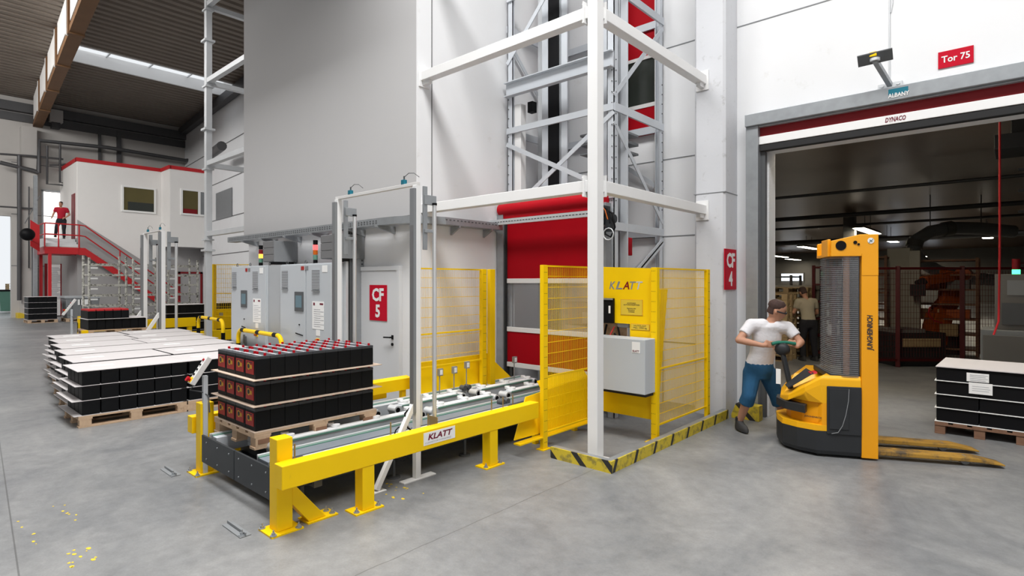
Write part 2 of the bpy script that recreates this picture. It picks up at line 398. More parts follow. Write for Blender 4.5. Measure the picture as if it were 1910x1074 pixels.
# --- block that carries the grey panel, and the door wall below it
struct('wall_front', B(-11.42, -6.0, 4.85, 5.0, 0, 2.72), 'wall_white')
struct('wall_panel', B(-11.42, -5.985, 4.75, 5.0, 2.72, ZC), 'panel_grey', .004)
struct('wall_left', B(-11.42, -11.25, 5.0, 12.9, 0, ZC), 'wall_white')
struct('wall_side', B(-6.12, -5.97, 4.752, 7.94, 2.72, ZC).box(-6.12, -5.99, 5.0, 7.94, 0, 2.72), 'wall_white')
a = PX(806, 300, -5.96); struct('trim_17', B(-5.972, -5.962, a.y-.006, a.y+.006, 2.72, ZC), 'duct_grey')
struct('wall_right', B(-6.1, -2.5, 7.94, 8.2, 0, ZC).box(-2.5, 1.6, 7.94, 8.2, 3.58, ZC).box(1.6, 5, 7.94, 8.2, 0, ZC), 'wall_white')
struct('trim_18', B(-2.5, -2.475, 7.942, 8.2, 0, 3.6), 'plaster')
k = 19
for z in (.9, 2.50, 3.67, 5.36, 7.0):
    mb = B(-6.0, -2.9 if z < 3.7 else 4.0, 7.934, 7.942, z, z+.014)
    struct('trim_%d' % k, mb, 'mid_grey'); k += 1
mb = MB().prism([(0, .03), (.03, 0), (.40, 0), (.43, .03), (.43, .44), (0, .44)], XA, YA, (-3.33, 7.5, 0), (0, 0, ZC))
struct('trim_24', mb, 'column_paint', label='concrete column beside the gate')
struct('trim_25', B(-3.335, -2.895, 7.495, 7.94, 3.02, 3.03), 'mid_grey')

# --- CF 5 door
d = MB().box(-7.38, -6.48, 4.80, 4.85, 0.02, 1.98); dr = struct('door_1', d, 'door_grey', .004); tag(dr, 'light grey steel door carrying the red CF 5 sign', 'door', kind='structure')
B(-7.44, -7.38, 4.79, 4.85, 0, 1.98).box(-6.48, -6.42, 4.79, 4.85, 0, 1.98).box(-7.44, -6.42, 4.79, 4.85, 1.98, 2.04).build('door_frame', 'door_grey', dr, .003)
h = MB().cyl((-6.58, 4.80, 1.03), (-6.58, 4.745, 1.03), .012).tube([(-6.58, 4.745, 1.03), (-6.62, 4.742, 1.03), (-6.72, 4.745, 1.025)], .011)
h.box(-6.60, -6.56, 4.79, 4.80, 1.0, 1.06).cyl((-6.58, 4.80, .93), (-6.58, 4.785, .93), .022); h.build('door_handle', 'black', dr)
sg = B(-7.14, -6.71, 4.792, 4.797, 1.25, 1.77).build('sign_board', 'sign_red', dr)
text('lettering', 'CF\n5', (-6.925, 4.790, 1.51), XA, ZA, .29, .43, 'white', sg, bold=.035)

# --- gate (door_2): frame, red strip, white strip, brush, lintel
g = thing('door_2', 'wide gate opening with galvanised frame and red and white strips in the right wall', 'gate', (-.6, 7.94, 0)); g['kind'] = 'structure'
B(-2.72, -2.56, 7.76, 7.939, 0, 3.90).build('frame_post', 'galv', g, .006)
B(1.5, 1.66, 7.76, 7.939, 0, 3.90).build('frame_post', 'galv', g, .006)
B(-2.72, 1.66, 7.72, 7.939, 3.90, 4.06).box(-2.72, 1.66, 7.78, 7.939, 3.88, 3.90).build('header', 'galv', g, .006)
B(-2.56, 1.5, 7.84, 7.90, 3.76, 3.90).build('curtain_roll', 'red_dark', g)
B(-2.56, 1.5, 7.80, 7.88, 3.65, 3.755).build('bottom_bar', 'white', g, .004)
B(-2.56, 1.5, 7.81, 7.90, 3.56, 3.648).build('seal', 'black_matte', g, .01)
B(-2.56, -2.5, 7.86, 7.939, 0, 3.56).build('guide_rail', 'dark_grey', g)
text('lettering', 'ALBANY', PY(1676, 176, 7.715), XA, ZA, .20, .05, 'white', g, bold=.02)
B(PY(1657, 180, 7.718).x, PY(1694, 180, 7.718).x, 7.716, 7.72, 3.965, 4.03).build('logo_plate', 'blue_box', g)
text('lettering', 'DYNACO', (PY(1670, 229, 7.79).x, 7.798, 3.702), XA, ZA, .20, .055, 'ink_red', g, bold=.02, shear=.2)

# ================================================================== DARK HALL behind the gate
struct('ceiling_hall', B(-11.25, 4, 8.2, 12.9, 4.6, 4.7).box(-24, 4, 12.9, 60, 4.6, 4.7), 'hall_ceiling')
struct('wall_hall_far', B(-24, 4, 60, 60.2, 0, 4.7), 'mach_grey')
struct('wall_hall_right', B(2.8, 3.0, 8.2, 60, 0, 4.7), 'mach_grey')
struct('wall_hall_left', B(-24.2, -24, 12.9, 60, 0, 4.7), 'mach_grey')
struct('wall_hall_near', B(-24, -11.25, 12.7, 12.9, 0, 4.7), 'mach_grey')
def lamp(x, y, z=3.9, lit=True):
    t = thing('ceiling_lamp', '', 'lamp', (x, y, z), 0, 'lit strip lamps hanging in the dark hall')
    MB().prism([(-.22, 0), (.22, 0), (.14, .12), (-.14, .12)], XA, ZA, (x, y-1.9, z), (0, 3.8, 0)).build('lamp_housing', 'mach_grey', t)
    B(x-.19, x+.19, y-1.85, y+1.85, z-.02, z-.003).build('diffuser', 'lamp_on', t)
    MB().cyl((x, y-.6, z+.12), (x, y-.6, 4.6), .012, 6).cyl((x, y+.6, z+.12), (x, y+.6, 4.6), .012, 6).each('hanger', 'steel_dark', t)
    l = bpy.data.lights.new('lamp_light', 'AREA'); l.shape = 'RECTANGLE'; l.size = .36; l.size_y = 3.6; l.energy = 42; l.color = (1, .80, .52)
    lo = bpy.data.objects.new('lamp_light', l); COL.objects.link(lo); lo.location = (0, 0, -.04); lo.parent = t
    return t
rows = [(-4.55, 27.0), (-4.75, 33.6), (-5.3, 45.5), (-5.7, 56.0), (-14.6, 49.5), (-15.6, 57.0), (-9.5, 38.0)]
for i, (x, y) in enumerate(rows):
    lamp(x, y)['label'] = ['nearest lit strip lamp above the yellow stacker mast in the dark hall', 'second lit strip lamp to the right of the stacker mast top', 'third lit strip lamp, further along the row right of the mast', 'farthest small lit strip lamp in the row right of the mast',
      'lit strip lamp at far left of the dark hall beside the gate jamb', 'smaller lit strip lamp at far left, just right of its neighbour', 'lit strip lamp seen low behind the plastic mast guard'][i]
lamp(-2.4, 10.2, 4.45)['label'] = 'strip lamp close to the ceiling just behind the gate header'  # hidden lamp, added to brighten the floor just inside the gate
lamp(-1.0, 33.5, 3.9)['label'] = 'strip lamp over the far right machines in the dark hall'
def hall_pipe(name, pts, r, m, label, cat='pipe'):
    o = MB().tube(pts, r, 8).build(name, m); return tag(o, label, cat)
hall_pipe('sprinkler_pipe', [(-3.3, 9.4, 4.28), (2.7, 9.4, 4.28)], .012, 'red', 'thin red pipe running under the dark hall ceiling just inside the gate')
hall_pipe('drop_hose', [(-.16, 9.75, 4.6), (-.16, 9.75, 2.2), (-.17, 9.75, 1.3), (-.22, 9.72, 1.12)], .012, 'red_paint', 'red hose hanging from the ceiling beside the grey machine cabinets', 'hose')
for i, (y, z, r) in enumerate(((17, 4.2, .04), (21, 4.0, .07), (26, 4.1, .05), (31, 3.8, .12))):
    hall_pipe('ceiling_pipe', [(-20, y, z), (2.7, y, z)], r, 'steel_dark', ['nearest thin dark pipe crossing under the hall ceiling', 'second dark pipe crossing above the stacker mast', 'third dark pipe crossing behind the first lamp', 'thick dark duct crossing far back in the hall'][i])
t = thing('ventilation_duct', 'large curved dark duct bending down above the robot cell', 'duct', (.3, 19, 3.4))
pts = [S(a, b, 18) for a, b in ((1890, 432), (1830, 426), (1775, 425), (1735, 432), (1708, 448), (1702, 468), (1718, 488), (1750, 506), (1800, 518), (1850, 522))]
MB().tube(pts, .20, 14).build('duct_pipe', 'mid_grey', t)
MB().cyl(pts[2], pts[2].lerp(pts[3], .4), .23, 16).cyl(pts[4], pts[4].lerp(pts[5], .6), .23, 16).each('collar', 'mach_grey', t)
for k in (1, 3): MB().cyl(pts[k], (pts[k].x, pts[k].y, 4.6), .015, 6).build('hanger', 'steel_dark', t)

# robot cell fence
t = thing('robot_cell_fence', 'dark red framed mesh fence in front of the orange robot', 'fence', (-1.4, 14.8, 0), 0)
A0, A1 = Vector((-2.9, 13.55, 0)), Vector((1.2, 17.0, 0)); dd = A1-A0
MB().bar(A0+Vector((0,0,2.1)), A1+Vector((0,0,2.1)), .05, .05).bar(A0+Vector((0,0,.15)), A1+Vector((0,0,.15)), .05, .05).build('frame_rail', 'fence_red', t)
for i in range(5): p = A0+dd*i/4; B(p.x-.04, p.x+.04, p.y-.04, p.y+.04, 0, 2.15).build('post', 'fence_red', t)
mb = MB(); n = 90
for i in range(n): p = A0+dd*i/n; mb.bar(p+Vector((0,0,.2)), p+Vector((0,0,2.05)), .006, .006)
for i in range(16): z = .2+i*.12; mb.bar(A0+Vector((0,0,z)), A1+Vector((0,0,z)), .006, .006)
mb.build('wire_mesh', 'fence_red', t)
# robot
rb = S(1772, 640, 14.2)
t = thing('industrial_robot', 'orange industrial robot behind the dark red mesh fence', 'robot', (rb.x, rb.y, 0))
MB().cyl((rb.x, rb.y, 0), (rb.x, rb.y, .75), .30, 20).build('base', 'black_matte', t)
MB().bar(S(1740, 640, 14.2), S(1752, 585, 14.2), .40, .45).build('carousel', 'orange_robot', t, .03)
MB().prism([(0, 0), (.55, -.12), (.75, .25), (.80, 1.0), (.35, 1.08), (.30, .35)], (_c, _s, 0), ZA, S(1738, 582, 14.2), (-.15, .18, 0)).build('lower_arm', 'orange_robot', t, .03)
MB().bar(S(1800, 512, 14.2), S(1722, 524, 13.8), .20, .22).cyl(S(1795, 512, 14.0), S(1800, 512, 14.5), .17, 16).build('upper_arm', 'orange_robot', t, .03)
MB().cyl(S(1724, 524, 13.8), S(1712, 530, 13.8), .10, 14).bar(S(1712, 530, 13.8), S(1712, 552, 13.8), .3, .2).build('gripper', 'black_matte', t)
MB().tube([S(1735, 572, 13.8), S(1731, 585, 13.8), S(1742, 598, 13.8), S(1758, 602, 13.8)], .018).build('cable', 'red_paint', t)
MB().bar(S(1770, 604, 13.9), S(1770, 626, 13.9), .36, .3).build('fixture_block', 'wood_light', t)
t = thing('robot_pedestal', 'black machine pedestal with a yellowish slotted strip below the robot', 'machine', (-1.2, 15.7, 0))
p0, p1 = PZ(1700, 690, 0), PZ(1800, 690, 0)
u = (p1-p0).normalized(); n = Vector((-u.y, u.x, 0)); L0 = (p1-p0).length
MB().prism([(0, 0), (L0, 0), (L0, .72), (0, .72)], u, ZA, p0+n*.5, n*.8).build('cabinet_body', 'black_matte', t, .01)
MB().prism([(.15, .42), (L0-.15, .42), (L0-.15, .60), (.15, .60)], u, ZA, p0+n*.46, n*.03).build('slotted_strip', 'wood_light', t)
MB().prism([(0, .72), (L0*.6, .72), (L0*.6, .80), (0, .80)], u, ZA, p0+n*.5, n*.6).build('worktop', 'mach_grey', t)
# frames with machinery left of robot
def frame_rack(name, x, y, w_, dpt, h_, nsh, m, label, cat, load=None):
    t = thing(name, label, cat, (x, y, 0))
    for sx in (0, w_):
        for sy in (0, dpt): B(x+sx-.03, x+sx+.03, y+sy-.03, y+sy+.03, 0, h_).build('upright', m, t)
    for k in range(nsh):
        z = .15+(h_-.2)*k/max(1, nsh-1)
        B(x, x+w_, y, y+dpt, z-.02, z+.02).build('shelf', m, t)
    return t
rk = [('machine_rack', -3.55, 14.6, 1.0, .7, 2.2, 6, 'fence_red', 'dark red machine rack with shelves right behind the stacker mast', 'rack'),
      ('machine_rack', -3.9, 17.2, 1.4, .8, 2.5, 6, 'wood_dark', 'brown rack frame further back, right of the stacker mast', 'rack'),
      ('storage_rack', -6.3, 16.6, 1.7, .9, 2.0, 5, 'mach_grey', 'grey rack behind the plastic mast guard', 'rack'),
      ('storage_rack', -8.6, 19.0, 2.0, .9, 2.3, 5, 'wood_dark', 'tall brown rack far back between the man and the mast', 'rack')]
rk += [('machine_rack', -2.0, 17.6, 1.3, .8, 2.4, 7, 'wood_dark', 'dark brown machine rack left of the robot, behind the mesh fence', 'rack'),
      ('machine_rack', .0, 17.8, 1.2, .8, 2.3, 6, 'fence_red', 'dark red machine rack behind the robot at the right', 'rack'),
      ('storage_rack', -4.6, 21.0, 2.2, .9, 2.6, 6, 'wood_dark', 'wide brown rack in the distance between mast and robot', 'rack'),
      ('storage_rack', -11.5, 26.0, 2.5, .9, 2.4, 5, 'tank_white', 'pale rack in the distance left of the mast', 'rack')]
for a in rk: frame_rack(*a)
random.seed(21)
ex = [(-1.9, 17.7, 'second machine rack'), (-1.3, 17.7, 'second machine rack'), (-4.5, 21.1, 'wide distant rack'), (-3.8, 21.1, 'wide distant rack'), (-3.1, 21.1, 'wide distant rack'), (-11.2, 26.1, 'pale distant rack'), (-10.3, 26.1, 'pale distant rack')]
for i, (x, y, wh) in enumerate(ex):
    for k, lv in ((2, 'lower'), (4, 'upper')):
        n_, h_ = {'second machine rack': (7, 2.4), 'wide distant rack': (6, 2.6), 'pale distant rack': (5, 2.4)}[wh]
        z = .15+(h_-.2)*k/(n_-1)+.021; o = B(x, x+.45, y+.05, y+.6, z, z+.22).build('crate', ['card', 'wood_light', 'orange_robot', 'mach_grey'][(i+k//2) % 4])
        tag(o, '%s %s crate on the %s shelf of the %s in the dark hall' % (['left', 'right', 'left', 'middle', 'right', 'left', 'right'][i], ['pale', 'wooden', 'orange', 'grey'][(i+k//2) % 4], lv, wh), 'crate', 'crates in the dark hall racks')
# crates on those racks
for i in range(9):
    x, y = [(-3.2, 14.3), (-2.8, 14.3), (-3.7, 17.3), (-3.1, 17.3), (-6.1, 16.7), (-5.4, 16.7), (-8.3, 19.1), (-7.5, 19.1), (-2.75, 14.35)][i]
    z = [.60, 1.01, 1.14, .66, 1.05, .62, 1.3, .76, 1.41][i]
    o = B(x, x+.36, y+.05, y+.5, z, z+.24).build('crate', ['card', 'wood_light', 'mach_grey'][i % 3]); tag(o, ['pale crate low in the dark red machine frame', 'wooden crate in the middle of the dark red machine frame', 'grey crate high in the brown rack right of the mast', 'pale crate low in the brown rack right of the mast', 'wooden crate high in the grey rack behind the mast guard', 'grey crate low in the grey rack behind the mast guard', 'pale crate high in the far brown rack', 'wooden crate low in the far brown rack', 'grey crate on an upper shelf of the dark red machine frame'][i], 'crate', 'crates in the dark hall racks')
tall = [(-2.3, 18.0, 2.7, .5, 'tank_white', 'pale upright cabinet standing behind the fence right of the mast', 'cabinet'), (-1.9, 17.4, 2.6, .22, 'tank_white', 'slim pale upright pipe housing left of the robot', 'cabinet'), (-5.0, 26, 4.55, .4, 'mach_grey', 'grey hall column behind the lamps', 'column'), (-11.5, 30, 4.55, .7, 'tank_white', 'pale hall column at the far left of the dark hall', 'column')]
for x, y, h_, s_, m_, lb, ct in tall:
    o = B(x-s_/2, x+s_/2, y-s_/2, y+s_/2, 0, h_).build('hall_column' if ct == 'column' else 'machine_cabinet', m_, None, .01); tag(o, lb, ct)
# far windows of the dark hall (lit)
emit('far_window', (.75, .85, 1), 1.6)
for i, (x, z0, z1, wd) in enumerate(((-22, .6, 2.2, 1.2), (-20, .9, 2.3, 1.0), (-17.5, 1.9, 2.6, 2.0), (-8.6, .9, 2.4, 1.0), (-5.8, 1.6, 2.4, .8))):
    wn = struct('window_%d' % (i+10), B(x, x+wd, 59.9, 59.98, z0, z1), 'far_window'); B(x-.1, x, 59.85, 60, z0-.1, z1+.1).box(x+wd, x+wd+.1, 59.85, 60, z0-.1, z1+.1).box(x, x+wd, 59.85, 60, z1, z1+.1).build('window_frame', 'mach_grey', wn)
# grey machine cabinets at right
t = thing('machine_cabinet', 'grey machine cabinet with sloping service door at the right edge of the dark hall', 'cabinet', (-.1, 11.4, 0))
a, b = PZ(1832, 700, 0), PZ(1832, 700, 0)
B(-.40, 1.0, 11.0, 11.8, 0, 1.10).build('lower_body', 'mid_grey', t, .01); B(-.37, .9, 10.98, 11.0, .06, 1.02).build('door', 'mach_grey', t, .004)
B(-.24, .9, 11.15, 11.8, 1.10, 1.93).build('upper_body', 'mach_grey', t, .01); B(-.10, .25, 11.13, 11.15, 1.62, 1.84).build('vent_panel', 'mid_grey', t)
B(-.16, .1, 11.12, 11.15, 1.18, 1.5).build('screen', 'dark_grey', t)
MB().cyl((.0, 11.4, 1.93), (.0, 11.4, 2.0), .05).build('status_light', 'led_green', t); MB().cyl((.0, 11.4, 2.0), (.0, 11.4, 2.16), .05).build('status_light', 'red_dark', t)
t = thing('hanging_unit', 'dark hanging unit under the ceiling at the right end of the gate', 'machine', (.2, 10.2, 3.6))
B(-.22, 1.3, 9.9, 10.7, 3.58, 3.78).build('housing', 'black_matte', t, .01); B(-.05, 1.3, 10.0, 10.5, 3.78, 4.6).build('bracket_frame', 'black_matte', t, .01)
for i in range(4): B(.02, 1.3, 10.1, 10.16, 3.3-i*.28, 3.33-i*.28).build('slat', 'black_matte', t)
# pallets stack + person far in the hall
def crate_stack(x, y, n, lb, g_):
    for k in range(n):
        mb = MB()
        for j in range(5): mb.box(x, x+1.0, y+.16*j, y+.16*j+.11, k*.14+.115, k*.14+.135)
        for j in range(3): mb.box(x, x+1.0, y+.33*j, y+.33*j+.09, k*.14+.0, k*.14+.02)
        for j in range(3):
            for q in range(3): mb.box(x+.44*j, x+.44*j+.12, y+.33*q, y+.33*q+.09, k*.14+.02, k*.14+.115)
        o = mb.build('wooden_pallet', 'wood_light'); tag(o, '%s, %s from the floor' % (lb, ORD[k]), 'pallet', g_)
crate_stack(-4.85, 13.6, 11, 'empty pallet in the stack just inside the gate left jamb', 'empty pallets stacked in the dark hall')
crate_stack(-4.75, 14.9, 12, 'empty pallet in the right-hand stack behind the standing worker', 'empty pallets stacked in the dark hall')
o = B(-6.6, -3.6, 15.6, 16.1, 1.62, 1.72).box(-6.5, -6.4, 15.7, 16.0, 0, 1.62).box(-3.8, -3.7, 15.7, 16.0, 0, 1.62).build('work_bench', 'tank_white', None); tag(o, 'long pale raised bench behind the stacked pallets', 'bench')

# ------------------------------------------------------------------ sign over the gate, camera arm, conduit
t = thing('gate_sign', 'red sign with white lettering Tor 75 above the gate', 'sign', (-.5, 7.93, 4.3))
B(-.655, -.345, 7.925, 7.94, 4.215, 4.40).build('sign_board', 'sign_red', t)
text('lettering', 'Tor 75', (-.50, 7.923, 4.308), XA, ZA, .25, .075, 'white', t, bold=.018)
t = thing('sensor_arm', 'steel arm with dark flat sensor plate above the gate header', 'sensor', (-1.06, 7.9, 4.2))
p = PY(1660, 158, 7.9); q = PY(1632, 112, 7.45)
MB().bar(p, q, .05, .05).build('arm', 'galv', t); MB().bar(p+Vector((-.12, .02, 0)), p+Vector((.12, .02, 0)), .05, .06).cyl(p+Vector((-.08, 0, 0)), p+Vector((-.08, -.02, 0)), .02).cyl(p+Vector((.08, 0, 0)), p+Vector((.08, -.02, 0)), .02).build('mount_plate', 'steel_light', t, .008)
MB().prism([(-.17, -.06), (.17, -.06), (.17, .06), (-.17, .06)], (.97, .12, .05), (0, .55, -.83), q+Vector((0, 0, .02)), (0, 0, .012)).build('sensor_plate', 'dark_grey', t)
MB().disc(q+Vector((0, 0, -.012)), (0, 0, 1), .05, 16, .03).build('plate_hub', 'steel_light', t); MB().box(q.x-.05, q.x+.02, q.y-.03, q.y+.03, q.z+.04, q.z+.09).build('sensor_eye', 'yellow', t, .005)
p = PY(1659, 158, 7.93); o = MB().tube([(p.x, 7.93, 9.0), (p.x, 7.93, p.z)], .008).tube([(p.x+.03, 7.93, 9.0), (p.x+.03, 7.93, 5.1), (p.x+.012, 7.93, 5.0)], .006).build('cable_conduit', 'steel_light'); tag(o, 'thin vertical conduit running down the white wall to the sensor arm', 'conduit')
t = thing('column_sign', 'red sign with white lettering CF 4 on the concrete column', 'sign', (-2.9, 7.67, 1.98))
B(-2.898, -2.885, 7.46, 7.87, 1.71, 2.26).build('sign_board', 'sign_red', t)
text('lettering', 'CF\n4', (-2.884, 7.665, 1.985), YA, ZA, .29, .45, 'white', t, bold=.035)

# ================================================================== WHITE STEEL FRAME, SHAFT, ROLLER DOOR
t = thing('steel_gantry', 'white painted square steel post with bracing beams in front of the lift', 'steel support', (-3.21, 4.86, 0))
B(-3.27, -3.15, 4.80, 4.92, .012, 7.6).build('post', 'white', t, .006); B(-3.33, -3.06, 4.76, 4.97, 0, .012).build('base_plate', 'white', t)
for z in (2.80, 4.58, 6.4):
    B(-5.96, -3.27, 4.80, 4.92, z-.06, z+.06).build('beam', 'white', t, .005)
    B(-3.27, -3.15, 4.92, 7.49, z-.06, z+.06).build('beam', 'white', t, .005)
    B(-3.30, -3.12, 7.485, 7.499, z-.14, z+.13).box(-3.24, -3.18, 7.36, 7.485, z-.11, z-.06).build('end_plate', 'white', t, .003)
    B(-5.968, -5.95, 4.775, 4.95, z-.14, z+.13).box(-5.95, -5.82, 4.83, 4.89, z-.11, z-.06).build('end_plate', 'white', t, .003)
    B(-3.31, -3.295, 4.77, 4.95, z-.11, z+.11).box(-3.29, -3.13, 4.935, 4.95, z-.11, z+.11).each('joint_plate', 'white', t)
    MB().cyl((-3.31, 4.80, z+.09), (-3.33, 4.80, z+.09), .012, 6).cyl((-3.31, 4.92, z+.09), (-3.33, 4.92, z+.09), .012, 6).cyl((-3.31, 4.80, z-.09), (-3.33, 4.80, z-.09), .012, 6).each('bolt', 'white', t)

t = thing('lift_shaft', 'galvanised steel lattice lift tower behind the red roller door', 'lift', (-4.9, 7.1, 0))
x0, x1, y0, y1 = -5.90, -3.98, 6.47, 7.86
for (x, y, sx, sy) in ((x0, y0, 1, 1), (x1, y0, -1, 1), (x0, y1, 1, -1), (x1, y1, -1, -1)):
    mb = B(x, x+sx*.11, y, y+sy*.012, 0, 7.6).box(x, x+sx*.012, y, y+sy*.10, 0, 7.6).box(x+sx*.10, x+sx*.11, y, y+sy*.04, 0, 7.6)
    po = mb.build('corner_post', 'steel_paint', t)
    mb = MB()
    for i in range(14):
        z = 2.9+i*.145; yy = y-(.004 if sy > 0 else -.016); mb.cyl((x+sx*.03, yy+.0, z), (x+sx*.03, yy-.008, z), .008, 6)
        xx = x+(.012 if sx < 0 else -.012); mb.cyl((x-sx*.001, y+sy*.04, z), (x-sx*.010, y+sy*.04, z), .008, 6)
    mb.each('bolt', 'dark_grey', po)
def cbeam(mb, p, q, h, d): mb.bar(p, q, .01, h); 
mb = B(x0, x1, 6.44, 6.47, 4.68, 4.88).box(x0, x1, 6.38, 6.47, 4.67, 4.685).box(x0, x1, 6.38, 6.47, 4.875, 4.89); mb.build('channel_beam', 'steel_paint', t)
for z in (4.15, 2.98, 6.2):
    MB().bar((x0, 6.46, z), (x1, 6.46, z), .03, .09).build('cross_beam', 'steel_paint', t)
for z in (4.15, 2.56, 5.75):
    MB().bar((x1, y0, z), (x1, y1, z), .03, .11).build('cross_beam', 'steel_paint', t); MB().bar((x0, y0, z), (x0, y1, z), .03, .11).build('cross_beam', 'steel_paint', t); MB().bar((x0, y1, z), (x1, y1, z), .03, .11).build('cross_beam', 'steel_paint', t)
for p, q in (((x0, 6.45, 3.95), (x1, 6.45, 3.02)), ((x0+.3, 6.46, 3.05), (x1, 6.46, 4.08)), ((x0, 6.46, 5.2), (x1-.6, 6.46, 6.6)),
             ((x1, y0, 3.95), (x1, y1, 2.70)), ((x1, y0, 1.6), (x1, y1, 2.45)), ((x1, y0, 4.3), (x1, y1, 5.65)), ((x1, 7.2, 2.0), (x1, y1, 2.4)),
             ((x1, y1, 3.2), (x0+.6, y1, 4.1)), ((x1, y1, 2.4), (x0+.6, y1, 1.3)), ((x0, y0, 2.7), (x0, y1, 4.0)), ((x0, y0, 5.6), (x0, y1, 4.3))):
    MB().bar(p, q, .012, .065).build('brace', 'steel_paint', t)
for (x, y, wd) in ((-5.32, 6.75, .20), (-4.22, 6.75, .12)):
    gr = B(x, x+wd, y, y+.10, 0, 7.6).build('guide_rail', 'black', t, .01)
    B(x+wd, x+wd+.03, y+.02, y+.06, 0, 7.6).build('rail_strip', 'galv', gr)
    B(x-.14, x-.02, y+.03, y+.05, 0, 7.6).box(x+wd+.03, x+wd+.14, y+.03, y+.05, 0, 7.6).build('rail_plate', 'steel_paint', gr)
MB().box(-5.72, -5.60, 7.0, 7.1, 0, 7.6).box(-4.75, -4.6, 7.5, 7.55, 0, 7.6).box(-5.1, -4.95, 7.6, 7.65, 0, 7.6).build('inner_channel', 'steel_light', t)
B(-5.78, -5.65, 6.50, 6.62, 3.2, 4.55).build('counterweight', 'white', t, .004); MB().box(-5.60, -5.50, 6.6, 6.7, 4.42, 4.58).build('limit_switch', 'black', t)
# black box and coil inside tower near right guide
B(-4.26, -4.08, 6.60, 6.74, 2.62, 2.86).build('cable_box', 'mid_grey', t, .01)
# lift platform visible low on the right: red parts
MB().box(-4.30, -4.18, 6.9, 7.3, 2.2, 2.46).box(-4.30, -4.20, 6.9, 7.5, 1.3, 2.0).build('lift_carriage', 'red', t, .01)
MB().box(-4.28, -4.10, 6.85, 6.88, 2.05, 2.18).box(-4.24, -4.12, 6.85, 6.88, 1.6, 1.88).build('carriage_plate', 'white', t)
MB().box(-4.9, -4.25, 7.0, 7.6, 3.86, 3.90).box(-4.9, -4.25, 7.0, 7.6, 4.0, 4.03).box(-4.9, -4.25, 7.0, 7.6, 3.72, 3.75).build('roller_deck', 'mid_grey', t)

# second roller door high on the back wall
t = thing('roller_door', 'upper red roller door with window strip seen high inside the lift tower', 'door', (-4.5, 7.9, 4.3))
B(-5.0, -4.12, 7.88, 7.93, 5.32, 6.9).box(-5.0, -4.12, 7.88, 7.93, 4.1, 4.52).build('curtain', 'red_curtain', t); B(-5.0, -4.12, 7.89, 7.92, 4.58, 5.27).build('window_strip', 'dark_glass', t)
B(-5.0, -4.12, 7.87, 7.93, 5.27, 5.32).box(-5.0, -4.12, 7.87, 7.93, 4.52, 4.58).build('stiffener_bar', 'card_edge', t); B(-4.12, -4.02, 7.86, 7.93, 2.5, 7.4).build('side_guide', 'white', t)

# main red roller door
t = thing('roller_door', 'large red roller door with clear window strip at the end of the conveyor', 'door', (-5.0, 6.4, .45))
YD = 6.36
for z0, z1 in ((1.86, 2.80), (.60, 1.06)): B(-5.84, -4.12, YD, YD+.012, z0, z1).build('curtain', 'red_curtain', t)
B(-5.84, -4.12, YD, YD+.006, 1.13, 1.80).build('window_strip', 'clear_sheet', t)
for z in (1.83, 1.095, .56): B(-5.84, -4.12, YD-.012, YD+.02, z-.035, z+.035).build('stiffener_bar', 'card_edge', t, .004)
B(-5.97, -5.84, YD-.06, YD+.07, .3, 2.86).box(-4.12, -4.0, YD-.06, YD+.07, .3, 2.86).build('side_guide', 'galv', t, .004)
B(-5.85, -5.80, YD-.03, YD+.04, .3, 2.80).box(-4.16, -4.11, YD-.03, YD+.04, .3, 2.80).build('guide_brush', 'black_matte', t)
MB().cyl((-5.93, YD+.0, 2.92), (-4.05, YD+.0, 2.92), .10, 20).build('roll_cover', 'red', t)
B(-5.93, -4.05, YD-.05, YD-.02, 2.78, 2.86).build('roll_lip', 'red', t)
pb = B(-6.06, -4.05, 6.14, 6.18, 2.67, 2.75).build('slotted_rail', 'steel_light', t)
mb = MB()
for i in range(36): mb.box(-6.02+i*.055, -5.985+i*.055, 6.137, 6.14, 2.705, 2.717)
mb.build('slot_row', 'dark_grey', pb)
MB().box(-5.96, -5.92, 6.18, 6.40, 2.66, 2.70).bar((-6.0, 6.18, 2.70), (-5.95, 6.34, 2.55), .03, .03).build('rail_bracket', 'galv', t)
t2 = thing('door_motor', 'dark roller door motor with looping cables right of the white post', 'motor', (-3.9, 6.2, 2.7))
MB().box(-4.05, -3.93, 6.1, 6.3, 2.55, 2.80).cyl((-3.93, 6.2, 2.62), (-3.80, 6.2, 2.62), .055, 16).cyl((-3.87, 6.18, 2.7), (-3.87, 6.18, 2.46), .06, 16).build('motor_body', 'dark_plate', t2, .005)
MB().tube([(-3.9, 6.12, 2.75), (-3.78, 6.10, 2.68), (-3.74, 6.10, 2.5), (-3.80, 6.10, 2.38), (-3.88, 6.1, 2.42), (-3.9, 6.1, 2.52)], .012).tube([(-3.98, 6.1, 2.8), (-3.84, 6.08, 2.74), (-3.80, 6.08, 2.55)], .009).build('cable', 'black', t2)
MB().tube([(-3.83+.075*math.cos(a/12*2*PI), 6.09, 2.42+.075*math.sin(a/12*2*PI)) for a in range(13)], .008).build('cable_loop', 'steel_light', t2)
MB().tube([(-3.95, 6.07, 2.82), (-3.86, 6.06, 2.72), (-3.82, 6.06, 2.60)], .007).build('cable', 'orange_sw', t2)

# load behind the door window
t = thing('wrapped_load', 'pale wrapped carton load seen through the roller door window', 'load', (-4.6, 6.95, .5))
for k in range(3): B(-4.98, -4.35, 6.72, 7.35, .52+k*.34, .84+k*.34).build('carton_layer', 'card', t, .012)
B(-5.0, -4.33, 6.70, 7.37, 1.53, 1.545).build('top_sheet', 'paper', t); B(-4.66, -4.40, 6.712, 6.718, 1.22, 1.38).build('paper_label', 'paper', t)
B(-5.02, -4.31, 6.70, 7.4, .38, .50).build('pallet_base', 'wood', t)

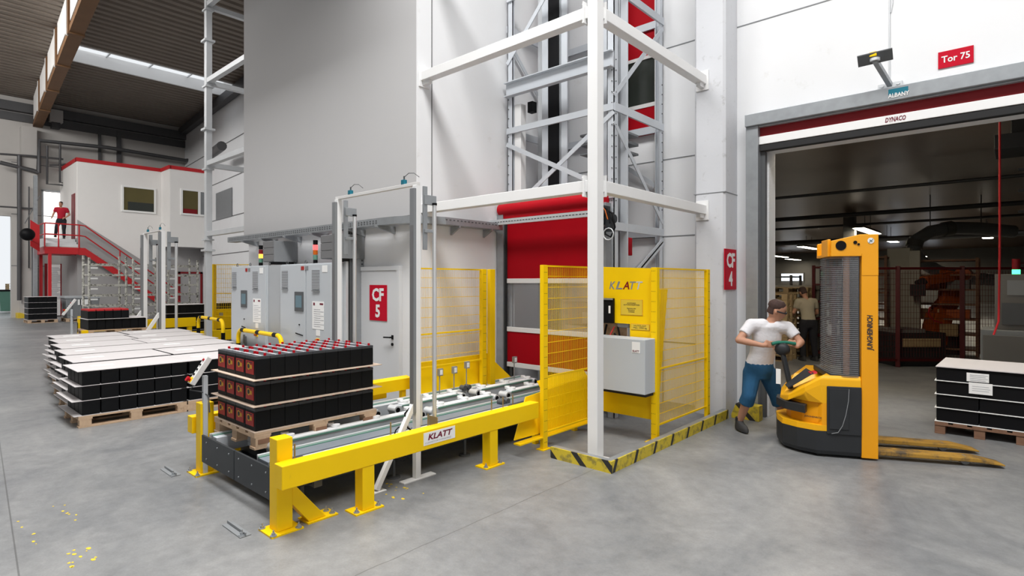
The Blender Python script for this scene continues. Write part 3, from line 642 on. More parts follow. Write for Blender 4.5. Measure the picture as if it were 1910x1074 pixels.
# ================================================================== CABLE TRAY
t = thing('cable_tray', 'galvanised perforated cable tray running along the wall under the grey panel', 'cable tray', (-8, 4.6, 2.6))
path = [(-11.7, 4.55), (-6.55, 4.55), (-6.25, 4.58), (-5.98, 4.68), (-5.84, 4.86), (-5.79, 5.1), (-5.79, 6.25)]
def ribbon(path, off0, off1, z0, z1):
    mb = MB(); ps = [Vector((*p, 0)) for p in path]; rings = []
    for i, p in enumerate(ps):
        d = (ps[min(i+1, len(ps)-1)]-ps[max(i-1, 0)]).normalized(); n = Vector((-d.y, d.x, 0))
        a, b = p+n*off0, p+n*off1
        rings.append([(a.x, a.y, z0), (b.x, b.y, z0), (b.x, b.y, z1), (a.x, a.y, z1)])
    return mb.loft(rings)
ribbon(path, 0, .004, 2.60, 2.70).build('side_plate', 'galv', t); ribbon(path, .0, .17, 2.598, 2.602).build('bottom_plate', 'galv', t); ribbon(path, .166, .17, 2.60, 2.70).build('side_plate', 'galv', t)
ribbon(path, .04, .12, 2.602, 2.66).build('cables', 'mid_grey', t)
mb = MB()
for i in range(70):
    x = -11.6+i*.072
    for dz in (.035, .065): mb.box(x, x+.03, 4.545, 4.552, 2.60+dz-.006, 2.60+dz+.006)
for i in range(16):
    y = 5.1+i*.07; mb.box(-5.792, -5.784, y, y+.03, 2.66, 2.672)
mb.build('perforation', 'dark_grey', t)
for x in (-11.0, -10.2, -9.3, -8.4, -7.35, -6.6):
    MB().prism([(0, 0), (-.33, -.0), (-.33, -.02), (0, -.10)], YA, ZA, (x-.02, 4.85, 2.597), (.04, 0, 0)).build('wall_bracket', 'galv', t)
for y in (5.35, 6.0):
    MB().prism([(0, 0), (.18, 0), (.18, -.02), (0, -.12)], XA, ZA, (-5.97, y, 2.597), (0, .03, 0)).build('wall_bracket', 'galv', t)
t = thing('cable_riser', 'dark vertical cable duct with perforated side between cabinets and CF 5 door', 'cable duct', (-7.3, 4.7, 0))
B(-7.46, -7.37, 4.71, 4.85, 0, 2.59).build('slotted_side', 'galv', t); B(-7.46, -7.385, 4.60, 4.71, 0, 2.59).build('back_plate', 'black_matte', t); B(-7.46, -7.40, 4.56, 4.60, 0, 2.59).build('duct_cheek', 'steel_light', t)
mb = MB()
for i in range(44): mb.box(-7.372, -7.368, 4.80, 4.83, .2+i*.055, .225+i*.055)
mb.build('perforation', 'dark_grey', t)
for k in range(4): MB().tube([(-7.385, 4.62+k*.022, 0), (-7.38, 4.62+k*.022, 1.3), (-7.385, 4.62+k*.022, 2.59)], .010, 6).build('cable', 'dark_grey', t)

# enclosures above the cabinets
for i, (xa, xb, lb) in enumerate(((-9.81, -9.42, 'dark grey finned box mounted above the left pair of cabinets'), (-7.86, -7.34, 'dark grey finned box mounted above the right cabinet behind the white sensor post'))):
    t = thing('cable_box', lb, 'box', ((xa+xb)/2, 4.6, 2.14), group=None)
    B(xa, xb, 4.42, 4.84, 2.16, 2.52).build('body', 'mid_grey', t, .004)
    mb = MB()
    for k in range(3): mb.box(xa+.005, xb-.005, 4.405, 4.42, 2.17+k*.117, 2.28+k*.117)
    mb.build('fin_panel', 'duct_grey', t, .003); B(xb-.30, xb-.05, 4.5, 4.8, 2.12, 2.16).build('foot', 'black_matte', t)

# ================================================================== CONTROL CABINETS
def cabinet(xa, xb, y, dp, lb, double):
    t = thing('control_cabinet', lb, 'cabinet', ((xa+xb)/2, y+dp/2, 0), group=None)
    B(xa, xb, y+.02, y+dp, .1, 2.10).build('body', 'grey_box', t, .004); B(xa+.01, xb-.01, y+.05, y+dp, 0, .1).build('plinth', 'dark_grey', t)
    mid = xa+(xb-xa)*(.53 if double else .99)
    ds = [(xa, mid-.004), (mid+.004, xb)] if double else [(xa, xb)]
    doors = [B(a+.01, b-.01, y, y+.02, .12, 2.085).build('door', 'grey_box', t, .004) for a, b in ds]
    W = xb-xa
    def P(f): return xa+W*f
    for f, w_, h_, zz in ((.05, .14, .27, 1.72), (.66, .16, .30, 1.70)):
        v = B(P(f), P(f)+w_*W/1.5+.04, y-.012, y, zz-.0, zz+h_).build('vent', 'vent', t); B(P(f), P(f)+w_*W/1.5+.05, y-.02, y, zz-.03, zz-.015).build('vent_lip', 'mid_grey', v)
    s_ = B(P(.32), P(.49), y-.014, y, 1.35, 1.66).build('operator_panel', 'dark_grey', t, .004); B(P(.345), P(.465), y-.016, y-.013, 1.41, 1.60).build('screen', 'screen_glow', s_)
    MB().box(P(.66), P(.87), y-.004, y, 1.10, 1.52).build('paper_notice', 'paper', t); MB().box(P(.68), P(.71), y-.006, y-.003, 1.46, 1.50).box(P(.80), P(.86), y-.006, y-.003, 1.47, 1.495).build('notice_mark', 'ink_red', t)
    mb = MB()
    for k in range(9): mb.box(P(.69), P(.69+.06*(2+(k*7) % 2)), y-.006, y-.003, 1.14+k*.032, 1.146+k*.032)
    mb.build('notice_lines', 'ink_grey', t)
    MB().box(P(.73), P(.80), y-.004, y, 1.0, 1.09).build('paper_tag', 'paper', t)
    c_ = Vector((P(.765), y, .90)); sw = B(c_.x-.045, c_.x+.045, y-.01, y, .85, .96).build('switch_plate', 'yellow', t); MB().cyl(c_, c_+Vector((0, -.035, 0)), .035, 14).box(c_.x-.012, c_.x+.012, y-.05, y, .87, .95).build('main_switch', 'orange_sw', sw)
    mb = MB().cyl((P(.41), y, 1.14), (P(.41), y-.012, 1.14), .012, 8)
    for k in range(7 if double else 5): mb.cyl((P(.34)+k*.035, y, 1.0-.004*k), (P(.34)+k*.035, y-.01, 1.0-.004*k), .010, 6)
    mb.each('push_button', 'black', t)
    MB().box(P(.40), P(.43), y-.02, y, .70, .86).box(P(.445), P(.475), y-.02, y, .68, .83).build('latch', 'mid_grey', t, .003)
    B(P(.44), P(.50), y-.004, y, 2.00, 2.06).build('warning_label', 'label_red', t); B(P(.52), P(.58), y-.004, y, 2.0, 2.06).build('warning_label', 'mid_grey', t); B(P(.84), P(.93), y-.004, y, 1.96, 2.06).build('paper_tag', 'paper', t)
    for f in (.03, .42, .96): MB().tube([(P(f)+.03*math.cos(a/8*2*PI), y+.10, 2.13+.03*math.sin(a/8*2*PI)) for a in range(9)], .006, 6).build('lifting_eye', 'dark_grey', t)
    return t
cabinet(-11.05, -9.60, 4.36, .30, 'left grey control cabinet, behind the yellow hoop, under an amber signal light', False)
cabinet(-9.07, -7.47, 4.36, .40, 'right grey double-door control cabinet behind the white sensor post, under a red signal light', True)
B(-9.6, -9.07, 4.40, 4.70, 0.08, 2.1).build('cabinet_side', 'grey_side').name = 'cabinet_filler'
tag(bpy.data.objects['cabinet_filler'], 'narrow grey filler panel between the two control cabinets', 'panel')
for x, lb, on in ((-10.1, 'slim signal light tower glowing amber on the left cabinet', 1), (-8.18, 'slim signal light tower glowing red on the right cabinet', 0)):
    t = thing('signal_tower', lb, 'signal light', (x, 4.5, 2.1), group='signal towers on the control cabinets')
    MB().cyl((x, 4.5, 2.10), (x, 4.5, 2.16), .035).build('foot', 'black', t); z = 2.16
    for m_ in ['rubber_green', 'beacon_amber' if on else 'orange_sw', 'red_dark' if on else 'beacon_red', 'black']:
        MB().cyl((x, 4.5, z+.003), (x, 4.5, z+.075), .036, 16).build('lens' if m_ != 'black' else 'cap', m_, t); z += .078

# ================================================================== YELLOW AND BLACK HOOP BARRIERS
def hoop(p, q, h, lb):
    p = Vector((*p, 0)); q = Vector((*q, 0)); u = (q-p).normalized(); L_ = (q-p).length; r = .16
    t = thing('hoop_barrier', lb, 'barrier', (p+q)/2, 0, None)
    pts = [p, p+Vector((0,0,h-r))]+[p+u*(r-r*math.cos(a*PI/12))+Vector((0,0,h-r+r*math.sin(a*PI/12))) for a in range(1, 6)]+[p+u*r+Vector((0,0,h))]
    pts2 = [q-u*r+Vector((0,0,h))]+[q-u*(r-r*math.cos(a*PI/12))+Vector((0,0,h-r+r*math.sin(a*PI/12))) for a in range(5, 0, -1)]+[q+Vector((0,0,h-r)), q]
    MB().tube(pts+pts2, .036, 14).build('tube', 'yellow', t)
    mb = MB()
    for f in (.13, .5, .87):
        c_ = p+u*L_*f+Vector((0,0,h)); mb.cyl(c_-u*.07, c_+u*.07, .0375, 14)
    for a in (p, q): mb.cyl(a+Vector((0,0,h-.55)), a+Vector((0,0,h-.25)), .0375, 14).cyl(a, a+Vector((0,0,.3)), .0375, 14)
    mb.each('black_band', 'black', t)
    for a in (p, q): MB().cyl(a, a+Vector((0,0,.012)), .09, 16).build('foot_plate', 'yellow', t)
hoop((-10.55, 4.29), (-8.72, 4.22), .95, 'yellow and black hoop barrier in front of the grey cabinets')
hoop((-13.7, 4.70), (-12.0, 4.58), 1.03, 'yellow and black hoop barrier left of the cabinets by the far conveyor')

# ================================================================== FENCES
def fence(name, lb, p, q, z0=.18, z1=2.0, posts=(1, 1), mid=1.12, pw=.05, m='yellow', pitch=.022, wire=.0032):
    p = Vector((*p, 0)); q = Vector((*q, 0)); u = (q-p).normalized(); L_ = (q-p).length; n = Vector((-u.y, u.x, 0))
    t = thing(name, lb, 'fence', (p+q)/2, 0)
    for k, a in ((0, p), (1, q)):
        if posts[k]:
            s_ = 1 if k == 0 else -1; c_ = a-u*s_*pw/2
            pm = MB().prism([(-pw/2-.012, -pw/2), (pw/2+.012, -pw/2), (pw/2+.012, pw/2), (-pw/2-.012, pw/2)], u, n, c_+Vector((0,0,.01)), (0, 0, z1-.01))
            po = pm.build('post', m, t, .003)
            mb = MB()
            for i in range(17):
                z = .08+i*.115
                for o_ in (-.02, -.006, .010, .022):
                    for sg in (1, -1): mb.cyl(c_+u*o_+n*sg*(pw/2), c_+u*o_+n*sg*(pw/2+.0015)+Vector((0, 0, 0)), .0035, 5) if False else mb.prism([(-.003, -.003), (.003, -.003), (.003, .003), (-.003, .003)], u, ZA, c_+u*o_+n*sg*(pw/2+.0002)+Vector((0, 0, z)), n*sg*.001)
            mb.build('hole_row', 'black_matte', po)
            MB().prism([(-.07, -.05), (.07, -.05), (.07, .05), (-.07, .05)], u, n, c_, (0, 0, .01)).build('base_plate', m, t)
    fr = MB()
    for z in (z0, mid, z1-.01): fr.bar(p+Vector((0,0,z)), q+Vector((0,0,z)), .018, .018)
    fr.each('frame_bar', m, t)
    mb = MB(); k = int(L_/pitch)
    for i in range(1, k): a = p+u*L_*i/k; mb.bar(a+Vector((0,0,z0)), a+Vector((0,0,z1-.01)), wire, wire)
    k = int((z1-z0)/.115)
    for i in range(1, k): z = z0+(z1-z0)*i/k; mb.bar(p+n*.004+Vector((0,0,z)), q+n*.004+Vector((0,0,z)), .006, .006)
    mb.build('wire_mesh', m, t)
    return t
fence('mesh_fence', 'yellow mesh fence panel between conveyor rail and white post', (-3.82, 4.80), (-3.82, 5.72), .18, 2.0, (1, 0), .78)
fence('mesh_fence', 'yellow mesh fence panel right of the plate with the cut-out lettering', (-3.05, 5.83), (-3.03, 7.20), .18, 1.98, (0, 1), .82)
fence('mesh_fence', 'yellow mesh fence panel along the white wall behind the conveyor', (-5.42, 4.33), (-5.42, 5.42), .76, 1.99, (1, 1), 1.17, pw=.06, wire=.0018)
o = B(-5.45, -5.39, 5.56, 5.66, .0, 1.99).build('yellow_post', 'yellow', None, .003)
tag(o, 'single yellow fence post left of the red roller door guide', 'post')
# yellow board leaning in the corner behind the right fence
o = MB().prism([(0, 0), (.05, 0), (.34, 1.72), (.14, 1.72)], (0, 1, 0), ZA, (-3.42, 6.55, 0), (-.03, 0, 0)).build('leaning_guard', 'yellow', None, .004); tag(o, 'tall narrow yellow guard plate leaning behind the right mesh fence', 'guard plate')

# plate with cut out KLATT lettering
t = thing('guard_plate', 'stepped yellow steel guard plate with cut-out KLATT lettering', 'guard plate', (-3.5, 5.84, 0))
YP = 5.84
poly = [(1104, 497), (1228, 500.5), (1228, 655), (1175, 641), (1175, 604), (1146, 602), (1146, 577), (1104, 575)]
pw_ = [PY(a, b, YP) for a, b in poly]
MB().prism([(v.x, v.z) for v in pw_], XA, ZA, (0, YP, 0), (0, .012, 0)).build('plate', 'yellow', t)
a, b = PY(1104, 722, YP), PY(1218, 783, YP); B(a.x, b.x, YP, YP+.012, b.z, PY(1104, 716, YP).z).build('kick_plate', 'yellow', t)
B(-3.075, -3.0, 5.78, 5.84, 0, 1.98).build('post', 'yellow', t, .003); B(-3.13, -2.95, 5.74, 5.88, 0, .012).build('base_plate', 'yellow', t)
mb = MB()
for i in range(17):
    z = .10+i*.115
    for dx in (.012, .03, .05): mb.box(-3.075+dx-.003, -3.075+dx+.003, 5.778, 5.78, z-.003, z+.003)
mb.build('hole_row', 'black_matte', t)
xk = [PY(p_, 532, YP).x for p_ in (1136, 1148, 1161, 1174, 1186, 1199)]
for i, (ch, m_) in enumerate((('K', 'mid_grey'), ('L', 'mid_grey'), ('A', 'red_dark'), ('T', 'galv'), ('T', 'steel_light'))):
    text('lettering', ch, ((xk[i]+xk[i+1])/2+.002, YP-.0005, 1.775), XA, ZA, (xk[i+1]-xk[i])*.96, .093, m_, t, .001, bold=.02, shear=.25)
def plate(xa, xb, z0, z1, lines, nm):
    o = B(xa, xb, YP-.004, YP, z0, z1).build(nm, 'label_gold', t); B(xa+.006, xb-.006, YP-.006, YP-.003, z0+.006, z1-.006).build('plate_face', 'tape_yellow', o)
    if isinstance(lines, str): text('lettering', lines, ((xa+xb)/2, YP-.0065, (z0+z1)/2), XA, ZA, (xb-xa)*.72, (z1-z0)*.62, 'ink', o, .001)
a, b = PY(1158, 558, YP), PY(1199, 589, YP); plate(a.x, b.x, b.z, a.z, 'ACHTUNG!\nAUTOMATIKBETRIEB\n\nBetreten des\nBereiches\nverboten', 'info_plate')
a, b = PY(1177, 603, YP), PY(1212, 617, YP); plate(a.x, b.x, b.z, a.z, 'NUTZLAST\nMax. 1000 kg', 'load_plate')
t = thing('control_box', 'light grey control box with small KLATT label below the yellow plate', 'control box', (-3.5, 5.6, .55))
a, b = PY(1104, 637, 5.55), PY(1203, 733, 5.55)
B(a.x, b.x, 5.55, 5.80, .575, 1.18).build('body', 'grey_box', t, .006); B(a.x+.02, b.x-.02, 5.6, 5.8, .54, .575).build('underside', 'black_matte', t)
B(b.x-.16, b.x-.06, 5.547, 5.55, 1.03, 1.15).build('label', 'paper', t); text('lettering', 'KLATT', (b.x-.11, 5.546, 1.05), XA, ZA, .08, .022, 'ink_red', t, .001, bold=.02)
MB().cyl((-3.66, 5.55, 1.10), (-3.66, 5.54, 1.10), .01).cyl((-3.66, 5.55, .66), (-3.66, 5.54, .66), .01).build('lock', 'black', t)
t = thing('terminal_box', 'black terminal box behind the step of the yellow plate', 'box', (-3.8, 5.9, 1.4))
a, b = PY(1104, 563, 5.82), PY(1145, 608, 5.82); B(a.x, b.x, 5.80, 5.9, 1.32, 1.62).build('body', 'black', t, .006); B(b.x-.06, b.x-.035, 5.797, 5.80, 1.44, 1.53).build('indicator', 'paper', t); B(a.x, b.x, 5.79, 5.80, 1.60, 1.62).build('lid_edge', 'mid_grey', t)
t = thing('terminal_box', 'small dark grey terminal box with red cable beside the black one', 'box', (-3.55, 5.9, 1.4))
a, b = PY(1150, 595, 5.86), PY(1173, 616, 5.86); B(a.x, b.x, 5.855, 5.93, 1.27, 1.42).build('body', 'mid_grey', t, .02)
MB().tube([(-3.60, 5.86, 1.28), (-3.64, 5.80, 1.15), (-3.72, 5.70, 1.10), (-3.86, 5.62, 1.11)], .008).build('cable', 'red_paint', t)
MB().tube([(-3.56, 5.87, 1.28), (-3.52, 5.85, 1.16), (-3.55, 5.85, 1.12), (-3.60, 5.86, 1.2)], .012).tube([(-3.78, 5.87, 1.33), (-3.80, 5.85, 1.2), (-3.74, 5.85, 1.15), (-3.71, 5.86, 1.3)], .014).build('cable', 'black', t)
B(-4.0, -3.48, 5.93, 5.95, 1.05, 1.6).build('mounting_board', 'wood', t)
t = thing('proximity_sensor', 'round black switch mounted left of the white post', 'sensor', (-3.85, 5.9, 1.2))
MB().cyl((-3.87, 5.74, 1.38), (-3.80, 5.74, 1.38), .05, 16).build('switch_body', 'black', t, .005); B(-3.86, -3.82, 5.74, 5.84, 1.36, 1.40).build('bracket', 'galv', t)

# hazard striped kerb
t = thing('kerb_guard', 'L-shaped steel kerb with worn yellow and black stripes around the white post', 'kerb', (-2.85, 5.8, 0))
B(-3.58, -2.85, 4.585, 4.60, 0, .115).build('kerb_plate', 'hazard_x', t); MB().box(-2.865, -2.85, 4.60, 7.49, 0, .115).build('kerb_plate', 'hazard_y', t)
B(-3.58, -2.865, 4.60, 4.66, .10, .115).box(-2.93, -2.865, 4.66, 7.49, .10, .115).build('top_flange', 'galv', t)
t = thing('kerb_guard', 'short yellow and black kerb block at the gate left jamb behind the man', 'kerb', (-2.6, 7.7, 0))
MB().prism([(0, 0), (.36, 0), (.36, .20), (.06, .20), (0, .05)], XA, ZA, (-2.84, 7.56, 0), (0, .14, 0)).build('kerb_block', 'hazard_x', t, .004)

# ================================================================== CONVEYORS
def conveyor(ox, oy, lb, y1=6.3, detail=True):
    t = thing('chain_conveyor', lb, 'conveyor', (ox-4.9, oy+4.1, 0))
    def b(x0, x1, y0, y1_, z0, z1): return B(ox+x0, ox+x1, oy+y0, oy+y1_, z0, z1)
    # outer frame channels with slotted strip beneath
    for x in (-4.22, -5.62):
        b(x, x+.05, 2.02, y1, .27, .40).build('side_channel', 'steel_light', t, .003)
        b(x-.005, x+.055, 2.02, y1, .225, .262).build('slotted_strip', 'slots_y', t)
    # chain beams
    for x0, x1 in ((-4.55, -4.36), (-5.50, -5.39)):
        b(x0, x1, 2.0, y1, .27, .405).build('chain_beam', 'beam_blue' if x0 > -5 else 'steel_paint', t, .004)
        b(x0+.012, x0+.03, 2.0, y1, .405, .412).build('chain_strip', 'rubber_green', t)
        b(x0-.012, x0+.01, 2.0, y1, .36, .425).build('guide_strip', 'steel_light', t, .003)
    # cross members and legs
    for y in (2.3, 3.3, 4.3, 5.3): b(-5.6, -4.2, y, y+.07, .16, .26).build('cross_member', 'dark_grey', t)
    for y in (2.25, 3.15, 4.05, 4.95, 5.85):
        for x in (-4.30, -5.56):
            MB().cyl((ox+x, oy+y, .012), (ox+x, oy+y, .17), .016, 8).cyl((ox+x, oy+y, 0), (ox+x, oy+y, .014), .06, 14).build('levelling_foot', 'dark_grey', t)
    # end plate with bolts
    ep = b(-5.62, -4.90, 1.955, 1.975, .15, .40).build('end_plate', 'dark_plate', t, .004)
    ep2 = b(-4.89, -4.20, 1.955, 1.975, .15, .40).build('end_plate', 'dark_plate', t, .004)
    mb = MB()
    for x in (-5.5, -5.25, -5.0, -4.8, -4.55, -4.3):
        for z in (.20, .35): mb.cyl((ox+x, oy+1.956, z), (ox+x, oy+1.950, z), .007, 8)
    mb.each('bolt', 'galv', ep)
    b(-5.56, -4.24, 2.05, y1, .185, .195).build('shade_sheet', 'dark_plate', t)  # dark sheet added to stand in for the shade below the tracks
    b(-4.34, -4.22, 2.0, y1, .235, .25).build('drip_tray', 'dark_grey', t)
    if not detail:
        b(-5.3, -4.5, 2.1, y1, .38, .43).build('lift_track', 'steel_light', t); return t
    # lift tracks: segments with white tops, grey housings, pulleys and white pads
    for xc, segs in ((-5.16, ((2.2, 3.55), (3.75, 4.80), (5.0, 6.2))), (-4.78, ((2.2, 3.85), (3.95, 5.0), (5.15, 6.2)))):
        for (ya, yb) in segs:
            b(xc-.055, xc+.055, ya, yb, .33, .435).build('lift_track', 'grey_box', t, .004)
            b(xc-.05, xc+.05, ya+.12, yb-.12, .437, .446).build('track_top', 'pad', t)
            b(xc+.056, xc+.066, ya+.1, yb-.1, .424, .438).build('green_belt', 'rubber_green', t)
            for ye in (ya+.03, yb-.03):
                MB().cyl((ox+xc-.06, oy+ye, .40), (ox+xc+.075, oy+ye, .40), .045, 20).build('pulley', 'steel_light', t)
                MB().cyl((ox+xc+.074, oy+ye, .40), (ox+xc+.078, oy+ye, .40), .028, 16).build('pulley_hub', 'black', t)
            n = int((yb-ya)/.34)
            for i in range(n):
                y = ya+.18+(yb-ya-.3)*i/max(1, n-1)
                MB().cyl((ox+xc-.085, oy+y, .448), (ox+xc-.085, oy+y, .478), .034, 14).cyl((ox+xc+.0, oy+y+.01, .448), (ox+xc, oy+y+.01, .474), .036, 14).box(ox+xc-.085, ox+xc+.01, oy+y-.025, oy+y+.035, .448, .466).build('roller_pad', 'pad', t, .006)
    for y in (2.9, 4.25, 5.6): b(-5.36, -4.5, y, y+.05, .28, .33).build('cross_tie', 'steel_light', t)
    for (x, y) in ((-5.40, 5.05), (-4.44, 4.75), (-5.40, 5.13), (-4.44, 4.83)):
        MB().cyl((ox+x-.03, oy+y, .43), (ox+x+.05, oy+y, .43), .034, 16).build('idler_wheel', 'dark_grey', t)
    # clear brass level rods and clamps along the near side
    for y in (2.12, 3.02, 3.45, 4.32, 4.50, 4.66):
        MB().cyl((ox-4.17, oy+y, .30), (ox-4.17, oy+y, .56), .007, 6).box(ox-4.19, ox-4.15, oy+y-.02, oy+y+.02, .36, .41).build('level_rod', 'brass', t)
    for y in (3.0, 4.6): MB().box(ox-4.19, ox-4.13, oy+y-.03, oy+y+.03, .38, .43).build('sensor_block', 'blue_box', t, .004)
    for k, y in enumerate((3.10, 3.16)): MB().tube([(ox-4.14, oy+y+.06*math.cos(a/10*2*PI), .45+.06*math.sin(a/10*2*PI)) for a in range(11)], .006, 6).build('cable_coil', ['black', 'steel_light'][k], t)
    MB().box(ox-4.2, ox-4.14, oy+2.2, oy+4.6, .43, .445).build('cable_cover', 'steel_light', t)
    # reflectors on bent stalks along the far side
    for y, z in ((4.62, .69), (4.86, .69), (5.08, .73), (6.02, .70)):
        MB().cyl((ox-5.36, oy+y, .42), (ox-5.36, oy+y, z), .008, 6).box(ox-5.37, ox-5.33, oy+y-.035, oy+y+.035, z-.045, z+.045).build('reflector', 'galv', t, .005); B(ox-5.33, ox-5.325, oy+y-.02, oy+y+.02, z-.03, z+.03).build('reflector_face', 'paper', t)
    return t
conveyor(0, 0, 'long chain conveyor in front carrying the labelled battery stack to the red door')
conveyor(-11.6, 1.25, 'second conveyor far left behind the floor pallets', 6.3, False)

def bolt(mb, x, y, z):
    mb.gid += 1; mb.hold = True; mb.cyl((x, y, z), (x, y, z+.022), .014, 6).cyl((x, y, z), (x, y, z+.006), .024, 12).cyl((x, y, z), (x, y, z+.04), .006, 6); mb.hold = False
# --- front guard rail
t = thing('guard_rail', 'long yellow steel guard rail with KLATT plate in front of the conveyor', 'guard rail', (-3.9, 3.3, 0))
B(-3.94, -3.82, 1.85, 4.69, .355, .525).build('rail', 'yellow', t, .006)
B(-4.08, -3.96, 1.88, 2.0, .012, .68).build('post', 'yellow', t, .006); B(-3.96, -3.94, 1.9, 1.99, .36, .52).build('spacer', 'yellow', t)
bp = B(-4.13, -3.91, 1.82, 2.06, 0, .012).build('base_plate', 'yellow', t); mb = MB()
for x, y in ((-4.11, 1.84), (-3.93, 1.84), (-4.11, 2.03), (-3.93, 2.03)): bolt(mb, x, y, .012)
mb.each('anchor_bolt', 'galv', bp)
MB().prism([(2.0, .34), (2.0, .18), (2.13, .012), (2.27, .012)], YA, ZA, (-4.075, 0, 0), (.11, 0, 0)).build('brace', 'yellow', t, .004)
bp = B(-4.10, -3.94, 2.11, 2.36, 0, .012).build('base_plate', 'yellow', t); mb = MB(); bolt(mb, -4.05, 2.32, .012); bolt(mb, -3.98, 2.33, .012); mb.each('anchor_bolt', 'galv', bp)
for y in (2.56, 4.0):
    B(-3.935, -3.825, y-.055, y+.055, .012, .355).build('post', 'yellow', t, .005)
    bp = B(-3.96, -3.80, y-.13, y+.13, 0, .012).build('base_plate', 'yellow', t); mb = MB()
    for dy in (-.10, .10): bolt(mb, -3.84, y+dy, .012)
    mb.each('anchor_bolt', 'galv', bp)
pl = B(-3.821, -3.817, 3.11, 3.475, .395, .505).build('name_plate', 'paper', t)
text('lettering', 'KLATT', (-3.8165, 3.30, .462), YA, ZA, .285, .052, 'ink_red', pl, .001, bold=.03, shear=.22)
text('lettering', 'CONVEYOR DYNAMICS', (-3.8165, 3.275, .415), YA, ZA, .30, .014, 'ink_grey', pl, .001, shear=.2)
t = thing('guard_rail', 'short yellow guard rail with end post left of the labelled battery stack', 'guard rail', (-5.8, 2.8, 0))
B(-5.84, -5.72, 1.98, 2.10, .012, .67).build('post', 'yellow', t, .006); B(-6.0, -5.88, 1.96, 4.2, .36, .52).build('rail', 'yellow', t, .006); B(-5.88, -5.84, 2.0, 2.09, .38, .5).build('spacer', 'yellow', t)
bp = B(-5.90, -5.66, 1.92, 2.16, 0, .012).build('base_plate', 'yellow', t); mb = MB()
for x, y in ((-5.88, 1.94), (-5.68, 1.94), (-5.68, 2.14)): bolt(mb, x, y, .012)
mb.each('anchor_bolt', 'galv', bp)
MB().prism([(2.10, .40), (2.10, .25), (2.42, .012), (2.56, .012)], YA, ZA, (-5.83, 0, 0), (.10, 0, 0)).build('brace', 'yellow', t, .004)
B(-5.99, -5.89, 3.4, 3.5, 0, .36).build('post', 'yellow', t)
for (x, y, lb) in ((-4.17, 1.72, 'small grey steel guide strip bolted to the floor before the front end post'), (-5.93, 1.82, 'small grey steel guide strip bolted to the floor before the left end post')):
    t = thing('floor_guide', lb, 'guide strip', (x, y, 0), 0, None)
    MB().box(x-.24, x+.08, y-.045, y+.035, 0, .008).box(x-.24, x+.08, y-.01, y+.0, .008, .03).build('strip', 'mid_grey', t, .003); mb = MB(); bolt(mb, x+.05, y-.02, .008); mb.build('anchor_bolt', 'galv', t)
# lower yellow profile, sloping guide plates
t = thing('guide_plate', 'yellow folded guide rail along the far side of the conveyor before the light curtain', 'guard plate', (-5.72, 3.4, 0))
MB().prism([(0, 0), (.02, 0), (.02, .14), (-.08, .16), (-.08, .145), (0, .13)], XA, ZA, (-5.70, 2.5, .47), (0, 1.93, 0)).build('profile', 'yellow', t)
for y in (2.6, 4.3): B(-5.76, -5.70, y, y+.06, 0, .47).build('leg', 'yellow', t)
t = thing('guide_plate', 'yellow sloping guide plate behind the conveyor under the mesh fence', 'guard plate', (-5.5, 5.2, 0))
B(-5.62, -5.58, 4.36, 5.85, .70, .80).build('upper_flange', 'yellow', t)
MB().add([(-5.58, 4.36, .71), (-5.58, 5.80, .71), (-5.51, 6.12, .42), (-5.51, 4.36, .42), (-5.59, 4.36, .70), (-5.59, 5.80, .70), (-5.52, 6.12, .41), (-5.52, 4.36, .41)], [(0,1,2,3),(7,6,5,4),(0,4,5,1),(1,5,6,2),(2,6,7,3),(3,7,4,0)]).build('sloping_plate', 'yellow', t)
for y in (4.6, 5.7): B(-5.70, -5.64, y, y+.06, 0, .76).build('leg', 'yellow', t)
t = thing('guide_plate', 'yellow sloping guide plate at floor level inside the near mesh fence', 'guard plate', (-4.0, 5.2, .1))
MB().add([(-3.98, 4.66, .56), (-3.98, 5.85, .64), (-3.88, 5.85, .13), (-3.88, 4.36, .17), (-3.99, 4.66, .56), (-3.99, 5.85, .64), (-3.89, 5.85, .13), (-3.89, 4.36, .17)], [(0,1,2,3),(7,6,5,4),(0,4,5,1),(1,5,6,2),(2,6,7,3),(3,7,4,0)]).build('sloping_plate', 'yellow', t)
MB().add([(-4.06, 4.95, .69), (-4.06, 5.85, .73), (-3.98, 5.85, .64), (-3.98, 4.95, .58), (-4.06, 4.95, .68), (-4.06, 5.85, .72), (-3.98, 5.85, .63), (-3.98, 4.95, .57)], [(0,1,2,3),(7,6,5,4),(0,4,5,1),(1,5,6,2),(2,6,7,3),(3,7,4,0)]).build('upper_flange', 'yellow', t)
B(-3.89, -3.80, 4.36, 5.7, .125, .14).build('lower_flange', 'yellow', t); B(-4.05, -4.0, 5.6, 5.66, 0, .6).box(-4.05, -4.0, 4.85, 4.91, 0, .5).each('leg', 'yellow', t)
t = thing('guard_rail', 'yellow guard rail of the second conveyor behind the hoop barriers', 'guard rail', (-15.4, 5.6, 0))
B(-15.5, -15.38, 3.2, 7.4, .30, .56).build('rail', 'yellow', t, .006)
for y in (3.3, 5.3, 7.2): B(-15.49, -15.39, y, y+.11, 0, .30).build('post', 'yellow', t)
B(-15.68, -15.56, 2.93, 3.05, 0, .72).build('post', 'yellow', t, .006)
t = thing('guard_rail', 'yellow guard rail on the far side of the second conveyor', 'guard rail', (-17.4, 5.6, 0))
B(-17.5, -17.38, 3.2, 5.9, .55, .80).build('rail', 'yellow', t, .006); B(-17.5, -17.4, 3.2, 3.3, 0, .95).box(-17.5, -17.4, 5.7, 5.8, 0, .55).each('post', 'yellow', t)

